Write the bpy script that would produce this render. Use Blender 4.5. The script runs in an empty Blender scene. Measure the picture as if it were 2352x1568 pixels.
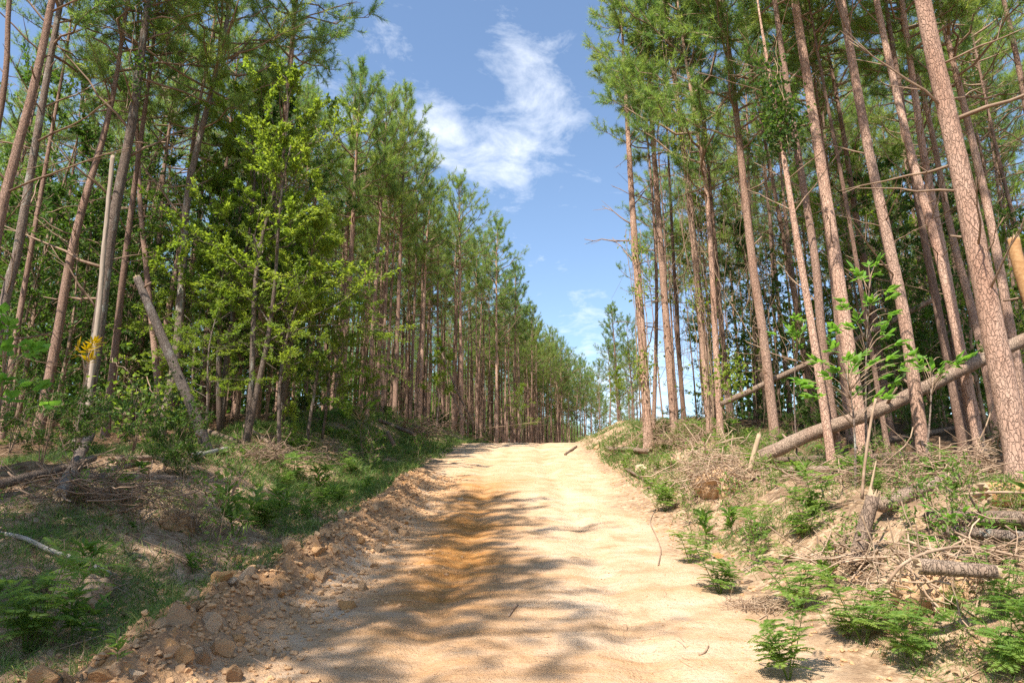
import bpy, math, random
import numpy as np

# ------------------------------------------------------------------ camera, sky, sun, exposure
scene = bpy.context.scene
C = scene.collection
PITCH = math.radians(14.5)
EYE = np.array([0.0, 0.0, 1.6])
cam_d = bpy.data.cameras.new('camera'); cam_d.sensor_width = 36.0; cam_d.lens = 24.0
cam_d.clip_start = 0.05; cam_d.clip_end = 3000
cam = bpy.data.objects.new('camera', cam_d); C.objects.link(cam)
cam.location = EYE; cam.rotation_euler = (math.pi/2 + PITCH, 0, 0)
scene.camera = cam

SUN_EL = math.radians(54); SUN_AZ = math.radians(31)       # light travels towards (+sin az, +cos az, down)
sd = bpy.data.lights.new('sun', 'SUN'); sd.energy = 5.0; sd.angle = math.radians(0.53); sd.color = (1.0, 0.93, 0.82)
sun = bpy.data.objects.new('sun', sd); C.objects.link(sun)
sun.rotation_euler = (math.pi/2 - SUN_EL, 0, -SUN_AZ)
sun.location = (0, 0, 60)

world = bpy.data.worlds.new('World'); scene.world = world; world.use_nodes = True
wn, wl = world.node_tree.nodes, world.node_tree.links
wn.clear()
wout = wn.new('ShaderNodeOutputWorld'); wbg = wn.new('ShaderNodeBackground'); wbg.inputs['Strength'].default_value = 0.112
wsky = wn.new('ShaderNodeTexSky'); wsky.sky_type = 'NISHITA'; wsky.sun_disc = False
wsky.sun_elevation = SUN_EL; wsky.sun_rotation = math.pi + SUN_AZ
wsky.air_density = 1.15; wsky.dust_density = 0.35; wsky.ozone_density = 2.2
wl.new(wbg.outputs[0], wout.inputs[0])
def wmath(op, a, b=None, clamp=False):
    n = wn.new('ShaderNodeMath'); n.operation = op; n.use_clamp = clamp
    for i, v in enumerate((a, b)):
        if v is None: continue
        if isinstance(v, (int, float)): n.inputs[i].default_value = v
        else: wl.new(v, n.inputs[i])
    return n.outputs[0]
wtc = wn.new('ShaderNodeTexCoord'); wsep = wn.new('ShaderNodeSeparateXYZ'); wl.new(wtc.outputs['Generated'], wsep.inputs[0])
wz = wmath('MAXIMUM', wsep.outputs[2], 0.03)
wcomb = wn.new('ShaderNodeCombineXYZ')
wl.new(wmath('DIVIDE', wsep.outputs[0], wmath('ADD', wz, 0.12)), wcomb.inputs[0])
wl.new(wmath('DIVIDE', wsep.outputs[1], wmath('ADD', wz, 0.12)), wcomb.inputs[1])
def wnoise(scale, detail, rough, off, dist=0.0):
    m = wn.new('ShaderNodeMapping'); m.inputs['Location'].default_value = off; wl.new(wcomb.outputs[0], m.inputs[0])
    n = wn.new('ShaderNodeTexNoise'); n.inputs['Scale'].default_value = scale; n.inputs['Detail'].default_value = detail
    n.inputs['Roughness'].default_value = rough; n.inputs['Distortion'].default_value = dist
    wl.new(m.outputs[0], n.inputs['Vector']); return n.outputs['Fac']
w_big = wnoise(0.9, 2, 0.5, (3.1, 1.7, 0)); w_fine = wnoise(7.5, 9, 0.66, (0.3, 0.8, 0), 0.35)
CLOUDS = [((1060, 350), 0.060, 0.58), ((1000, 275), 0.04, 0.40), ((1195, 372), 0.05, 0.52), ((1255, 215), 0.062, 0.38), ((1310, 265), 0.04, 0.26),
          ((1150, 55), 0.06, 0.14), ((1175, 140), 0.045, 0.10), ((790, 175), 0.09, 0.30),
          ((1335, 735), 0.035, 0.32), ((1440, 900), 0.09, 0.50)]

scene.view_settings.view_transform = 'Standard'; scene.view_settings.look = 'None'
scene.view_settings.gamma = 1.0; scene.view_settings.use_curve_mapping = False
scene.view_settings.exposure = 1.06
cy = scene.cycles
cy.max_bounces = 7; cy.diffuse_bounces = 4; cy.glossy_bounces = 2; cy.transmission_bounces = 4; cy.transparent_max_bounces = 4
cy.use_denoising = False; cy.caustics_reflective = False; cy.caustics_refractive = False

# pixel geometry in a 2352 x 1568 copy of the photograph
F, CX, CYP = 1568.0, 1176.0, 784.0
SP, CP = math.sin(PITCH), math.cos(PITCH)
def ray(px, py):
    u, v = (px - CX)/F, (CYP - py)/F
    return np.array([u, CP - v*SP, SP + v*CP])
def at(px, py, Y):
    d = ray(px, py); return EYE + d*(Y/d[1])

# finish the clouds: soft patches of broken cloud in direction space on top of the general cover
wblob = None
for (p, rad, amp) in CLOUDS:
    d = ray(*p); d = d/np.linalg.norm(d)
    vm = wn.new('ShaderNodeVectorMath'); vm.operation = 'DISTANCE'; wl.new(wtc.outputs['Generated'], vm.inputs[0]); vm.inputs[1].default_value = d
    q = wmath('DIVIDE', vm.outputs['Value'], rad); q = wmath('MULTIPLY', q, q); q = wmath('MULTIPLY', q, -1.0)
    e = wmath('MULTIPLY', wmath('POWER', 2.71828, q), amp)
    wblob = e if wblob is None else wmath('ADD', wblob, e)
wm = wmath('ADD', wblob, wmath('MULTIPLY', wmath('SUBTRACT', w_big, 0.5), 0.35))
wm = wmath('ADD', wm, wmath('MULTIPLY', wmath('SUBTRACT', w_fine, 0.60), 2.0))
wm = wmath('MULTIPLY', wmath('ADD', wm, 0.0), 1.05, True)
wmix = wn.new('ShaderNodeMix'); wmix.data_type = 'RGBA'
wl.new(wmath('MULTIPLY', wm, 0.85), wmix.inputs[0]); wl.new(wsky.outputs[0], wmix.inputs[6]); wmix.inputs[7].default_value = (6.2, 6.4, 6.7, 1)
wl.new(wmix.outputs[2], wbg.inputs['Color'])

# ------------------------------------------------------------------ helpers
rng = np.random.default_rng(11)
random.seed(5)
def hash2(ix, iy, s):
    h = np.sin(ix*127.1 + iy*311.7 + s*74.7)*43758.5453
    return h - np.floor(h)
def vnoise(x, y, s=0.0):
    x = np.asarray(x, float); y = np.asarray(y, float)
    ix, iy = np.floor(x), np.floor(y); fx, fy = x-ix, y-iy
    fx = fx*fx*(3-2*fx); fy = fy*fy*(3-2*fy)
    a = hash2(ix, iy, s); b = hash2(ix+1, iy, s); c = hash2(ix, iy+1, s); d = hash2(ix+1, iy+1, s)
    return (a*(1-fx)+b*fx)*(1-fy) + (c*(1-fx)+d*fx)*fy - 0.5
def fbm(x, y, o=4, s=0.0, g=0.5):
    t = 0; a = 1.0
    for k in range(o):
        t = t + a*vnoise(x*2**k, y*2**k, s+k*3.3); a *= g
    return t
def sstep(a, b, x):
    t = np.clip((x-a)/(b-a), 0, 1); return t*t*(3-2*t)
def norm(v): return v/np.maximum(np.linalg.norm(v, axis=-1, keepdims=True), 1e-9)

_yt = np.arange(-60, 900, 0.5)
_zt = np.interp(_yt, [-60, -20, 0, 5, 10, 14, 19.4, 25, 29, 34, 45, 70, 150, 900], [-4, -1.8, 0.0, .53, 1.22, 1.93, 3.02, 4.12, 4.72, 5.0, 5.15, 5.3, 5.0, 2.0])
_k = np.exp(-0.5*(np.arange(-8, 9)/3.0)**2); _k /= _k.sum()
_zs = np.convolve(np.pad(_zt, 8, mode='edge'), _k, 'valid')
def zroad(y): return np.interp(y, _yt, _zs)
def xroad(y): return 0.06 + 0.008*np.clip(y, -20, 26) + 0.17*np.maximum(y-27, 0)**1.0*sstep(26, 34, y)
HW = 2.05
def edge_noise(x, y): return 0.28*fbm(x*0+y*0.45, x*0+y*0.0+np.sign(x)*5.0, 3, 4.0)
def G(x, y):
    x = np.asarray(x, float); y = np.asarray(y, float)
    dx = x - xroad(y); s = np.abs(dx) - HW - edge_noise(dx, y)
    z = zroad(y)
    left = dx < 0
    bankL = sstep(0.5, 4.2, s)*1.12 + (0.22+0.30*np.abs(fbm(x*4.3, y*4.3, 3, 14.0)))*np.exp(-((s-0.4)/0.40)**2)*sstep(20, 14, y)
    bankR = sstep(-0.05, 2.4, s)*0.82 + 0.16*sstep(2.2, 4.5, s)
    b = np.where(left, bankL, bankR)
    b = b*sstep(-40, -5, y)
    off = sstep(0.0, 1.0, s)
    n = 0.05*fbm(x*0.5, y*0.5, 3, 1.0) + (0.022*fbm(x*2.3, y*2.3, 3, 9.0)+0.03*np.maximum(fbm(x*5.5, y*7.5, 3, 19.0)-0.12, 0))*(1-off) \
        + off*(0.22*fbm(x*0.7+9, y*0.7, 4, 2.0) + 0.10*np.abs(fbm(x*3.1, y*3.1, 3, 6.0)))
    rut = (-0.05*np.exp(-((np.abs(dx+0.25*fbm(y*0.15, y*0, 2, 44.0))-0.85)/0.2)**2)+0.012*np.sin(y*34)*np.exp(-((np.abs(dx)-0.85)/0.2)**4)*(fbm(x*0.6, y*0.5, 2, 71) > 0.05))*(1-off)
    return z + b + n + rut
def gpt(x, y): return np.array([x, y, float(G(x, y))])
def gpx(px, py, far=70):
    d = ray(px, py); d = d/d[1]
    ys = np.arange(2.5, far, 0.04)
    P = EYE[None] + d[None]*ys[:, None]
    h = G(P[:, 0], P[:, 1])
    k = np.nonzero(P[:, 2] < h)[0]
    i = k[0] if len(k) else len(ys)-1
    return np.array([P[i, 0], P[i, 1], h[i]])

class MB:
    """collects vertices and faces of ONE mesh"""
    def __init__(s): s.v = []; s.t = []; s.q = []; s.n = 0; s.a = []
    def add(s, v, t=None, q=None, tint=None):
        v = np.asarray(v, np.float32).reshape(-1, 3)
        if t is not None and len(t): s.t.append(np.asarray(t, np.int64).reshape(-1, 3)+s.n)
        if q is not None and len(q): s.q.append(np.asarray(q, np.int64).reshape(-1, 4)+s.n)
        s.v.append(v); s.n += len(v)
        s.a.append(np.full(len(v), 0.5, np.float32) if tint is None else np.asarray(tint, np.float32))
        return s
    def mesh(s, name, mat, smooth=True):
        me = bpy.data.meshes.new(name)
        v = np.concatenate(s.v) if s.v else np.zeros((0, 3), np.float32)
        t = np.concatenate(s.t) if s.t else np.zeros((0, 3), np.int64)
        q = np.concatenate(s.q) if s.q else np.zeros((0, 4), np.int64)
        me.vertices.add(len(v)); me.vertices.foreach_set('co', v.ravel())
        nl = t.size + q.size
        me.loops.add(nl); me.loops.foreach_set('vertex_index', np.concatenate([t.ravel(), q.ravel()]).astype(np.int32))
        me.polygons.add(len(t)+len(q))
        st = np.concatenate([np.arange(len(t))*3, t.size+np.arange(len(q))*4]).astype(np.int32)
        me.polygons.foreach_set('loop_start', st)
        me.polygons.foreach_set('use_smooth', np.full(len(t)+len(q), smooth, bool))
        at_ = me.attributes.new('tint', 'FLOAT', 'POINT'); at_.data.foreach_set('value', np.concatenate(s.a) if s.a else np.zeros(0, np.float32))
        me.update(calc_edges=True); me.validate()
        me.materials.append(mat)
        return me
    def obj(s, name, mat, parent=None, smooth=True, loc=None, kind=None):
        return link(name, s.mesh(name, mat, smooth), parent, loc, kind)
def link(name, data, parent=None, loc=None, kind=None):
    o = bpy.data.objects.new(name, data); C.objects.link(o)
    if parent is not None: o.parent = parent
    if loc is not None: o.location = loc
    if kind: o['kind'] = kind
    return o
def thing(name, label, cat, loc=(0, 0, 0), group=None):
    o = link(name, None, None, loc); o.empty_display_size = 0.2
    return tag(o, label, cat, group)
def tag(o, label, cat, group=None):
    o['label'] = label; o['category'] = cat
    if group: o['group'] = group
    return o
def smooth_path(pts, n):
    pts = np.asarray(pts, float)
    if len(pts) < 3:
        t = np.linspace(0, 1, n)[:, None]; return pts[0]*(1-t)+pts[-1]*t
    d = np.r_[0, np.cumsum(np.linalg.norm(np.diff(pts, axis=0), axis=1))]
    tt = np.linspace(0, d[-1], n)
    P = np.vstack([2*pts[0]-pts[1], pts, 2*pts[-1]-pts[-2]])
    i = np.clip(np.searchsorted(d, tt, side='right')-1, 0, len(pts)-2)
    u = ((tt-d[i])/np.maximum(d[i+1]-d[i], 1e-9))[:, None]
    a, b, c, e = P[i], P[i+1], P[i+2], P[i+3]
    return 0.5*((2*b)+(-a+c)*u+(2*a-5*b+4*c-e)*u*u+(-a+3*b-3*c+e)*u**3)
def tube(mb, pts, rad, n=6, disp=None, caps=True, tint=None):
    pts = np.asarray(pts, float); m = len(pts)
    rad = np.broadcast_to(np.asarray(rad, float), (m,)) if np.ndim(rad) == 0 else np.asarray(rad, float)
    T = np.gradient(pts, axis=0); T = norm(T)
    ref = np.array([0, 1, 0.0]) if abs(T[:, 1]).mean() < 0.8 else np.array([1.0, 0, 0])
    A = norm(np.cross(T, ref)); B = np.cross(T, A)
    th = np.arange(n)/n*2*math.pi
    R = rad[:, None]*np.ones((m, n))
    if disp is not None: R = R + disp(m, n, th)
    V = pts[:, None]+R[..., None]*(np.cos(th)[None, :, None]*A[:, None]+np.sin(th)[None, :, None]*B[:, None])
    i = np.arange(m-1)[:, None]*n; j = np.arange(n)[None]; k = (j+1) % n
    q = np.stack([i+j, i+n+j, i+n+k, i+k], -1).reshape(-1, 4)
    V = V.reshape(-1, 3); t = None
    if caps:
        V = np.vstack([V, pts[0], pts[-1]]); j = np.arange(n); k = (j+1) % n
        t = np.vstack([np.stack([np.full(n, m*n), j, k], 1), np.stack([np.full(n, m*n+1), (m-1)*n+k, (m-1)*n+j], 1)])
    mb.add(V, t, q, None if tint is None else np.full(len(V), tint))
    return mb
def perp(d):
    r = rng.normal(size=d.shape); return norm(np.cross(d, r))
def needles(mb, pos, dirs, K=34, L=0.215, w=0.0125, back=0.2):
    pos = np.repeat(np.asarray(pos), K, 0); d = np.repeat(norm(np.asarray(dirs)), K, 0); N = len(pos)
    p = perp(d); a = np.radians(rng.uniform(18, 82, N))[:, None]
    nd = norm(d*np.cos(a)+p*np.sin(a) + np.array([0, 0, -0.08]))
    base = pos + d*rng.uniform(-back, 0.05, N)[:, None]
    ln = L*rng.uniform(0.7, 1.15, N)[:, None]
    s = perp(nd)*w*0.5
    tint = np.repeat(rng.random(N//K), K)*0.7+rng.random(N)*0.3
    V = np.stack([base-s, base+s, base+nd*ln], 1)
    mb.add(V.reshape(-1, 3), np.arange(N*3).reshape(-1, 3), None, np.repeat(tint, 3))
def leaves(mb, pos, dirs, L=0.08, w=0.45, fold=0.18, tint=None, up=0.6):
    pos = np.asarray(pos, float); d = norm(np.asarray(dirs, float)); N = len(pos)
    ln = L*rng.uniform(0.6, 1.2, N)[:, None]
    nrm = norm(rng.normal(size=(N, 3))*0.55+np.array([0, 0, up])); nrm = norm(nrm - d*(nrm*d).sum(1, keepdims=True))
    s = np.cross(d, nrm)*ln*w*0.5
    mid = pos+d*ln*0.45
    V = np.stack([pos, mid+s+nrm*ln*fold*0.4, pos+d*ln-nrm*ln*0.1, mid-s+nrm*ln*fold*0.4], 1)
    b = np.arange(N)[:, None]*4
    t = np.concatenate([b+np.array([0, 1, 2]), b+np.array([0, 2, 3])])
    if tint is None: tint = rng.random(N)
    mb.add(V.reshape(-1, 3), t, None, np.repeat(tint, 4))
def rot_to(d):
    from mathutils import Vector
    return Vector(d).to_track_quat('Z', 'Y').to_euler()

# ------------------------------------------------------------------ materials
def new_mat(name):
    m = bpy.data.materials.new(name); m.use_nodes = True
    nt = m.node_tree; b = nt.nodes['Principled BSDF']; return m, nt, b
def N(nt, t, **kw):
    n = nt.nodes.new(t)
    for k, v in kw.items():
        if k in n.inputs: n.inputs[k].default_value = v
        else: setattr(n, k, v)
    return n
def ramp(nt, src, stops, interp='LINEAR'):
    r = nt.nodes.new('ShaderNodeValToRGB'); r.color_ramp.interpolation = interp
    e = r.color_ramp.elements
    while len(e) < len(stops): e.new(0.5)
    for x, (p, c) in zip(e, stops): x.position = p; x.color = (*c, 1)
    nt.links.new(src, r.inputs[0]); return r.outputs[0]
def mixc(nt, fac, a, b, mode='MIX'):
    m = nt.nodes.new('ShaderNodeMix'); m.data_type = 'RGBA'; m.blend_type = mode
    for sock, v in ((m.inputs[0], fac), (m.inputs[6], a), (m.inputs[7], b)):
        if isinstance(v, (int, float)): sock.default_value = v
        elif isinstance(v, tuple): sock.default_value = (*v, 1)
        else: nt.links.new(v, sock)
    return m.outputs[2]
def mth(nt, op, a, b=0.0, clamp=False):
    m = nt.nodes.new('ShaderNodeMath'); m.operation = op; m.use_clamp = clamp
    for i, v in enumerate((a, b)):
        if isinstance(v, (int, float)): m.inputs[i].default_value = v
        else: nt.links.new(v, m.inputs[i])
    return m.outputs[0]
def bump(nt, b, h, strength, dist):
    n = nt.nodes.new('ShaderNodeBump'); n.inputs['Strength'].default_value = strength; n.inputs['Distance'].default_value = dist
    nt.links.new(h, n.inputs['Height']); nt.links.new(n.outputs[0], b.inputs['Normal'])
def coords(nt, kind='Object', scale=(1, 1, 1), rnd=True):
    tc = nt.nodes.new('ShaderNodeTexCoord'); mp = nt.nodes.new('ShaderNodeMapping'); mp.inputs['Scale'].default_value = scale
    nt.links.new(tc.outputs[kind], mp.inputs[0])
    if rnd:
        oi = nt.nodes.new('ShaderNodeObjectInfo'); sc_ = mth(nt, 'MULTIPLY', oi.outputs['Random'], 37.0)
        cb = nt.nodes.new('ShaderNodeCombineXYZ'); nt.links.new(sc_, cb.inputs[0]); nt.links.new(sc_, cb.inputs[1]); nt.links.new(cb.outputs[0], mp.inputs['Location'])
    return mp.outputs[0]
def noise(nt, vec, scale, detail=4, rough=0.55):
    n = N(nt, 'ShaderNodeTexNoise', Scale=scale, Detail=detail, Roughness=rough); nt.links.new(vec, n.inputs['Vector']); return n.outputs['Fac']
def dull(b, rough=0.9, spec=0.15):
    b.inputs['Roughness'].default_value = rough; b.inputs['Specular IOR Level'].default_value = spec

def bark_mat(name, plate, plate2, furrow, vs=1.0, lichen=None):
    m, nt, b = new_mat(name); dull(b, 0.92, 0.12)
    v = coords(nt, 'Object', (1, 1, 0.36))
    vo = N(nt, 'ShaderNodeTexVoronoi', feature='DISTANCE_TO_EDGE', Scale=30*vs)
    dn = nt.nodes.new('ShaderNodeMix'); dn.data_type = 'VECTOR'; dn.inputs[0].default_value = 0.09
    nz = N(nt, 'ShaderNodeTexNoise', Scale=14.0, Detail=3.0); nt.links.new(v, nz.inputs['Vector'])
    nt.links.new(v, dn.inputs[4]); nt.links.new(nz.outputs['Color'], dn.inputs[5]); nt.links.new(dn.outputs[1], vo.inputs['Vector'])
    edge = mth(nt, 'MULTIPLY', vo.outputs['Distance'], 8.0, True)
    n1 = noise(nt, v, 3.0, 5, 0.6); n2 = noise(nt, v, 42, 4, 0.65)
    c = mixc(nt, ramp(nt, n1, [(0.35, (0, 0, 0)), (0.68, (1, 1, 1))]), plate, plate2)
    c = mixc(nt, mth(nt, 'MULTIPLY', n2, 0.45), c, (plate[0]*0.45, plate[1]*0.42, plate[2]*0.40))
    gap = ramp(nt, noise(nt, v, 17, 3, 0.6), [(0.47, (0.03,)*3), (0.66, (0.78,)*3)])
    c = mixc(nt, mth(nt, 'MULTIPLY', mth(nt, 'SUBTRACT', 1.0, edge, True), gap), c, furrow)
    if lichen:
        n3 = noise(nt, v, 6.5, 5, 0.6); c = mixc(nt, ramp(nt, n3, [(0.55, (0, 0, 0)), (0.66, (1, 1, 1))]), c, lichen)
    oi = nt.nodes.new('ShaderNodeObjectInfo'); hs = nt.nodes.new('ShaderNodeHueSaturation')
    nt.links.new(mth(nt, 'ADD', mth(nt, 'MULTIPLY', oi.outputs['Random'], 0.5), 0.72), hs.inputs['Value']); nt.links.new(c, hs.inputs['Color'])
    nt.links.new(hs.outputs[0], b.inputs['Base Color'])
    h = mth(nt, 'ADD', mth(nt, 'MULTIPLY', edge, 0.8), mth(nt, 'MULTIPLY', n2, 0.5))
    bump(nt, b, h, 0.9, 0.018)
    return m
M = {}
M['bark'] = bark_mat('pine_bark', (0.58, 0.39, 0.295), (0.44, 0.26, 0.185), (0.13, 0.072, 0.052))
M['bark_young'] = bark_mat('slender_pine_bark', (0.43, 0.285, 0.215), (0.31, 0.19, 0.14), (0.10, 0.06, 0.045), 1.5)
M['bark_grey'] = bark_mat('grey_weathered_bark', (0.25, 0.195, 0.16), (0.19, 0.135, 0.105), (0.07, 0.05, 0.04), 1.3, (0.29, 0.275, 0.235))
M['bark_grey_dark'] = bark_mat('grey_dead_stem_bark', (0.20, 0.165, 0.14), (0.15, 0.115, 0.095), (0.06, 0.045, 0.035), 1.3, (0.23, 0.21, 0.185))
M['bark_log'] = bark_mat('fallen_log_bark', (0.29, 0.20, 0.148), (0.37, 0.28, 0.21), (0.15, 0.10, 0.072), 1.5)
def wood_mat(name, c1, c2, sc=(26, 26, 2.0)):
    m, nt, b = new_mat(name); dull(b, 0.85, 0.15)
    v = coords(nt, 'Object', sc); n = noise(nt, v, 1.0, 5, 0.6)
    nt.links.new(ramp(nt, n, [(0.3, c1), (0.7, c2)]), b.inputs['Base Color']); bump(nt, b, n, 0.6, 0.01); return m
M['twig'] = wood_mat('dead_twig', (0.20, 0.125, 0.08), (0.40, 0.29, 0.20), (9, 9, 9))
M['dead_limb'] = wood_mat('dead_limb', (0.17, 0.11, 0.075), (0.33, 0.23, 0.16), (9, 9, 9))
M['pale_wood'] = wood_mat('pale_bare_wood', (0.29, 0.205, 0.13), (0.42, 0.31, 0.20))
M['grey_wood'] = wood_mat('grey_bare_wood', (0.22, 0.19, 0.165), (0.40, 0.365, 0.33), (12, 12, 12))
M['snag_wood'] = wood_mat('weathered_snag_wood', (0.26, 0.20, 0.155), (0.42, 0.34, 0.27))
M['orange_wood'] = wood_mat('orange_bare_wood', (0.31, 0.155, 0.065), (0.45, 0.27, 0.13), (5, 22, 22))
M['root'] = wood_mat('dry_root', (0.26, 0.17, 0.11), (0.50, 0.37, 0.26), (8, 8, 8))
def leaf_mat(name, c0, c1, c2, trans=0.4, rough=0.55, varr=0.35, spec=0.25):
    m, nt, b = new_mat(name)
    a = nt.nodes.new('ShaderNodeAttribute'); a.attribute_name = 'tint'
    oi = nt.nodes.new('ShaderNodeObjectInfo')
    f = mth(nt, 'ADD', mth(nt, 'MULTIPLY', a.outputs['Fac'], 1-varr), mth(nt, 'MULTIPLY', oi.outputs['Random'], varr))
    c = ramp(nt, f, [(0.05, c0), (0.5, c1), (0.95, c2)])
    nt.links.new(c, b.inputs['Base Color']); dull(b, rough, spec)
    tr = nt.nodes.new('ShaderNodeBsdfTranslucent')
    hs = nt.nodes.new('ShaderNodeHueSaturation'); hs.inputs['Hue'].default_value = 0.487; hs.inputs['Saturation'].default_value = 1.1; hs.inputs['Value'].default_value = 1.7
    nt.links.new(c, hs.inputs['Color']); nt.links.new(hs.outputs[0], tr.inputs[0])
    mx = nt.nodes.new('ShaderNodeMixShader'); mx.inputs[0].default_value = trans
    nt.links.new(b.outputs[0], mx.inputs[1]); nt.links.new(tr.outputs[0], mx.inputs[2])
    nt.links.new(mx.outputs[0], nt.nodes['Material Output'].inputs[0]); return m
M['needle'] = leaf_mat('pine_needle', (0.095, 0.19, 0.055), (0.185, 0.275, 0.066), (0.29, 0.34, 0.08), 0.55, 0.42, 0.35, 0.5)
M['leaf'] = leaf_mat('sun_toned_broad_leaf', (0.085, 0.155, 0.024), (0.165, 0.25, 0.038), (0.26, 0.325, 0.058), 0.52)  # yellow-green leaf, made lighter so that sunlight is part of its colour
M['leaf_dark'] = leaf_mat('shade_toned_broad_leaf', (0.026, 0.068, 0.016), (0.056, 0.118, 0.022), (0.115, 0.18, 0.035), 0.44)  # shade of the wood put into the colour; also darker green of vines
M['big_leaf'] = leaf_mat('large_green_leaf', (0.10, 0.23, 0.04), (0.14, 0.29, 0.05), (0.21, 0.35, 0.07), 0.5)
M['yellow_leaf'] = leaf_mat('yellow_leaf', (0.36, 0.25, 0.02), (0.48, 0.34, 0.03), (0.40, 0.36, 0.05), 0.45)
M['weed'] = leaf_mat('weed_leaf', (0.09, 0.17, 0.035), (0.145, 0.245, 0.05), (0.22, 0.31, 0.075), 0.48)
M['grass'] = leaf_mat('grass_blade', (0.06, 0.13, 0.028), (0.10, 0.19, 0.04), (0.24, 0.25, 0.10), 0.4, 0.6, 0.0)
M['dry_grass'] = leaf_mat('dry_straw', (0.20, 0.125, 0.07), (0.30, 0.20, 0.12), (0.42, 0.31, 0.19), 0.2, 0.7, 0.0)

def ground_mat():
    m, nt, b = new_mat('sandy_clay'); dull(b, 0.95, 0.08)
    v = coords(nt, 'Object', (1, 1, 1), False)
    ra = nt.nodes.new('ShaderNodeAttribute'); ra.attribute_name = 'road'
    fa = nt.nodes.new('ShaderNodeAttribute'); fa.attribute_name = 'forest'
    oa = nt.nodes.new('ShaderNodeAttribute'); oa.attribute_name = 'clay'
    n0 = noise(nt, v, 0.55, 4, 0.55); n1 = noise(nt, v, 2.2, 6, 0.62); n2 = noise(nt, v, 11, 6, 0.68); n3 = noise(nt, v, 48, 4, 0.7)
    vs = coords(nt, 'Object', (0.35, 2.4, 1), False); nst = noise(nt, vs, 1.6, 6, 0.65)
    sand = ramp(nt, n1, [(0.3, (0.43, 0.275, 0.155)), (0.5, (0.60, 0.415, 0.265)), (0.68, (0.71, 0.54, 0.385))])
    clay = ramp(nt, n2, [(0.3, (0.33, 0.14, 0.04)), (0.55, (0.46, 0.215, 0.065)), (0.75, (0.55, 0.31, 0.12))])
    of = mth(nt, 'ADD', mth(nt, 'MULTIPLY', oa.outputs['Fac'], 1.25), mth(nt, 'MULTIPLY', mth(nt, 'SUBTRACT', nst, 0.5), 1.5))
    of = mth(nt, 'ADD', of, mth(nt, 'MULTIPLY', mth(nt, 'SUBTRACT', n0, 0.52), 0.9))
    roadc = mixc(nt, mth(nt, 'MULTIPLY', of, 0.95, True), sand, clay)
    speck = ramp(nt, n3, [(0.34, (1, 1, 1)), (0.44, (0, 0, 0))])
    roadc = mixc(nt, mth(nt, 'MULTIPLY', speck, 0.55), roadc, (0.22, 0.13, 0.07))
    verge = ramp(nt, n2, [(0.28, (0.17, 0.10, 0.06)), (0.45, (0.34, 0.22, 0.135)), (0.58, (0.52, 0.37, 0.24)), (0.75, (0.62, 0.48, 0.34))])
    verge = mixc(nt, ramp(nt, n1, [(0.48, (0, 0, 0)), (0.66, (1, 1, 1))]), verge, (0.27, 0.175, 0.11))
    floor = ramp(nt, n2, [(0.3, (0.055, 0.033, 0.02)), (0.55, (0.135, 0.082, 0.048)), (0.75, (0.22, 0.14, 0.085))])
    ba = nt.nodes.new('ShaderNodeAttribute'); ba.attribute_name = 'berm'
    verge = mixc(nt, mth(nt, 'MULTIPLY', ba.outputs['Fac'], 0.9), verge, ramp(nt, n2, [(0.3, (0.22, 0.12, 0.065)), (0.5, (0.40, 0.235, 0.125)), (0.62, (0.48, 0.24, 0.085)), (0.78, (0.52, 0.37, 0.24))]))
    c = mixc(nt, ra.outputs['Fac'], verge, roadc)
    c = mixc(nt, mth(nt, 'ADD', fa.outputs['Fac'], mth(nt, 'MULTIPLY', mth(nt, 'SUBTRACT', n1, 0.5), 0.8), True), c, floor)
    nt.links.new(c, b.inputs['Base Color'])
    h = mth(nt, 'ADD', mth(nt, 'MULTIPLY', n2, 0.6), mth(nt, 'MULTIPLY', n3, 0.5)); h = mth(nt, 'ADD', h, mth(nt, 'MULTIPLY', nst, 0.5))
    bump(nt, b, h, 0.95, 0.06); return m
M['ground'] = ground_mat()
def clod_mat():
    m, nt, b = new_mat('dry_clay_clod'); dull(b, 0.95, 0.08)
    v = coords(nt, 'Object'); oi = nt.nodes.new('ShaderNodeObjectInfo')
    n = noise(nt, v, 9, 6, 0.65); n2 = noise(nt, v, 40, 4, 0.7)
    base = ramp(nt, oi.outputs['Random'], [(0.0, (0.30, 0.17, 0.09)), (0.3, (0.44, 0.28, 0.17)), (0.55, (0.52, 0.24, 0.07)), (0.8, (0.50, 0.33, 0.20)), (1.0, (0.50, 0.40, 0.30))])
    c = mixc(nt, mth(nt, 'MULTIPLY', n, 0.8), base, (0.50, 0.32, 0.17)); c = mixc(nt, mth(nt, 'MULTIPLY', ramp(nt, n2, [(0.3, (1,)*3), (0.45, (0,)*3)]), 0.4), c, (0.2, 0.11, 0.06))
    nt.links.new(c, b.inputs['Base Color']); bump(nt, b, mth(nt, 'ADD', n, mth(nt, 'MULTIPLY', n2, 0.4)), 0.8, 0.03); return m
M['clod'] = clod_mat()

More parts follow.
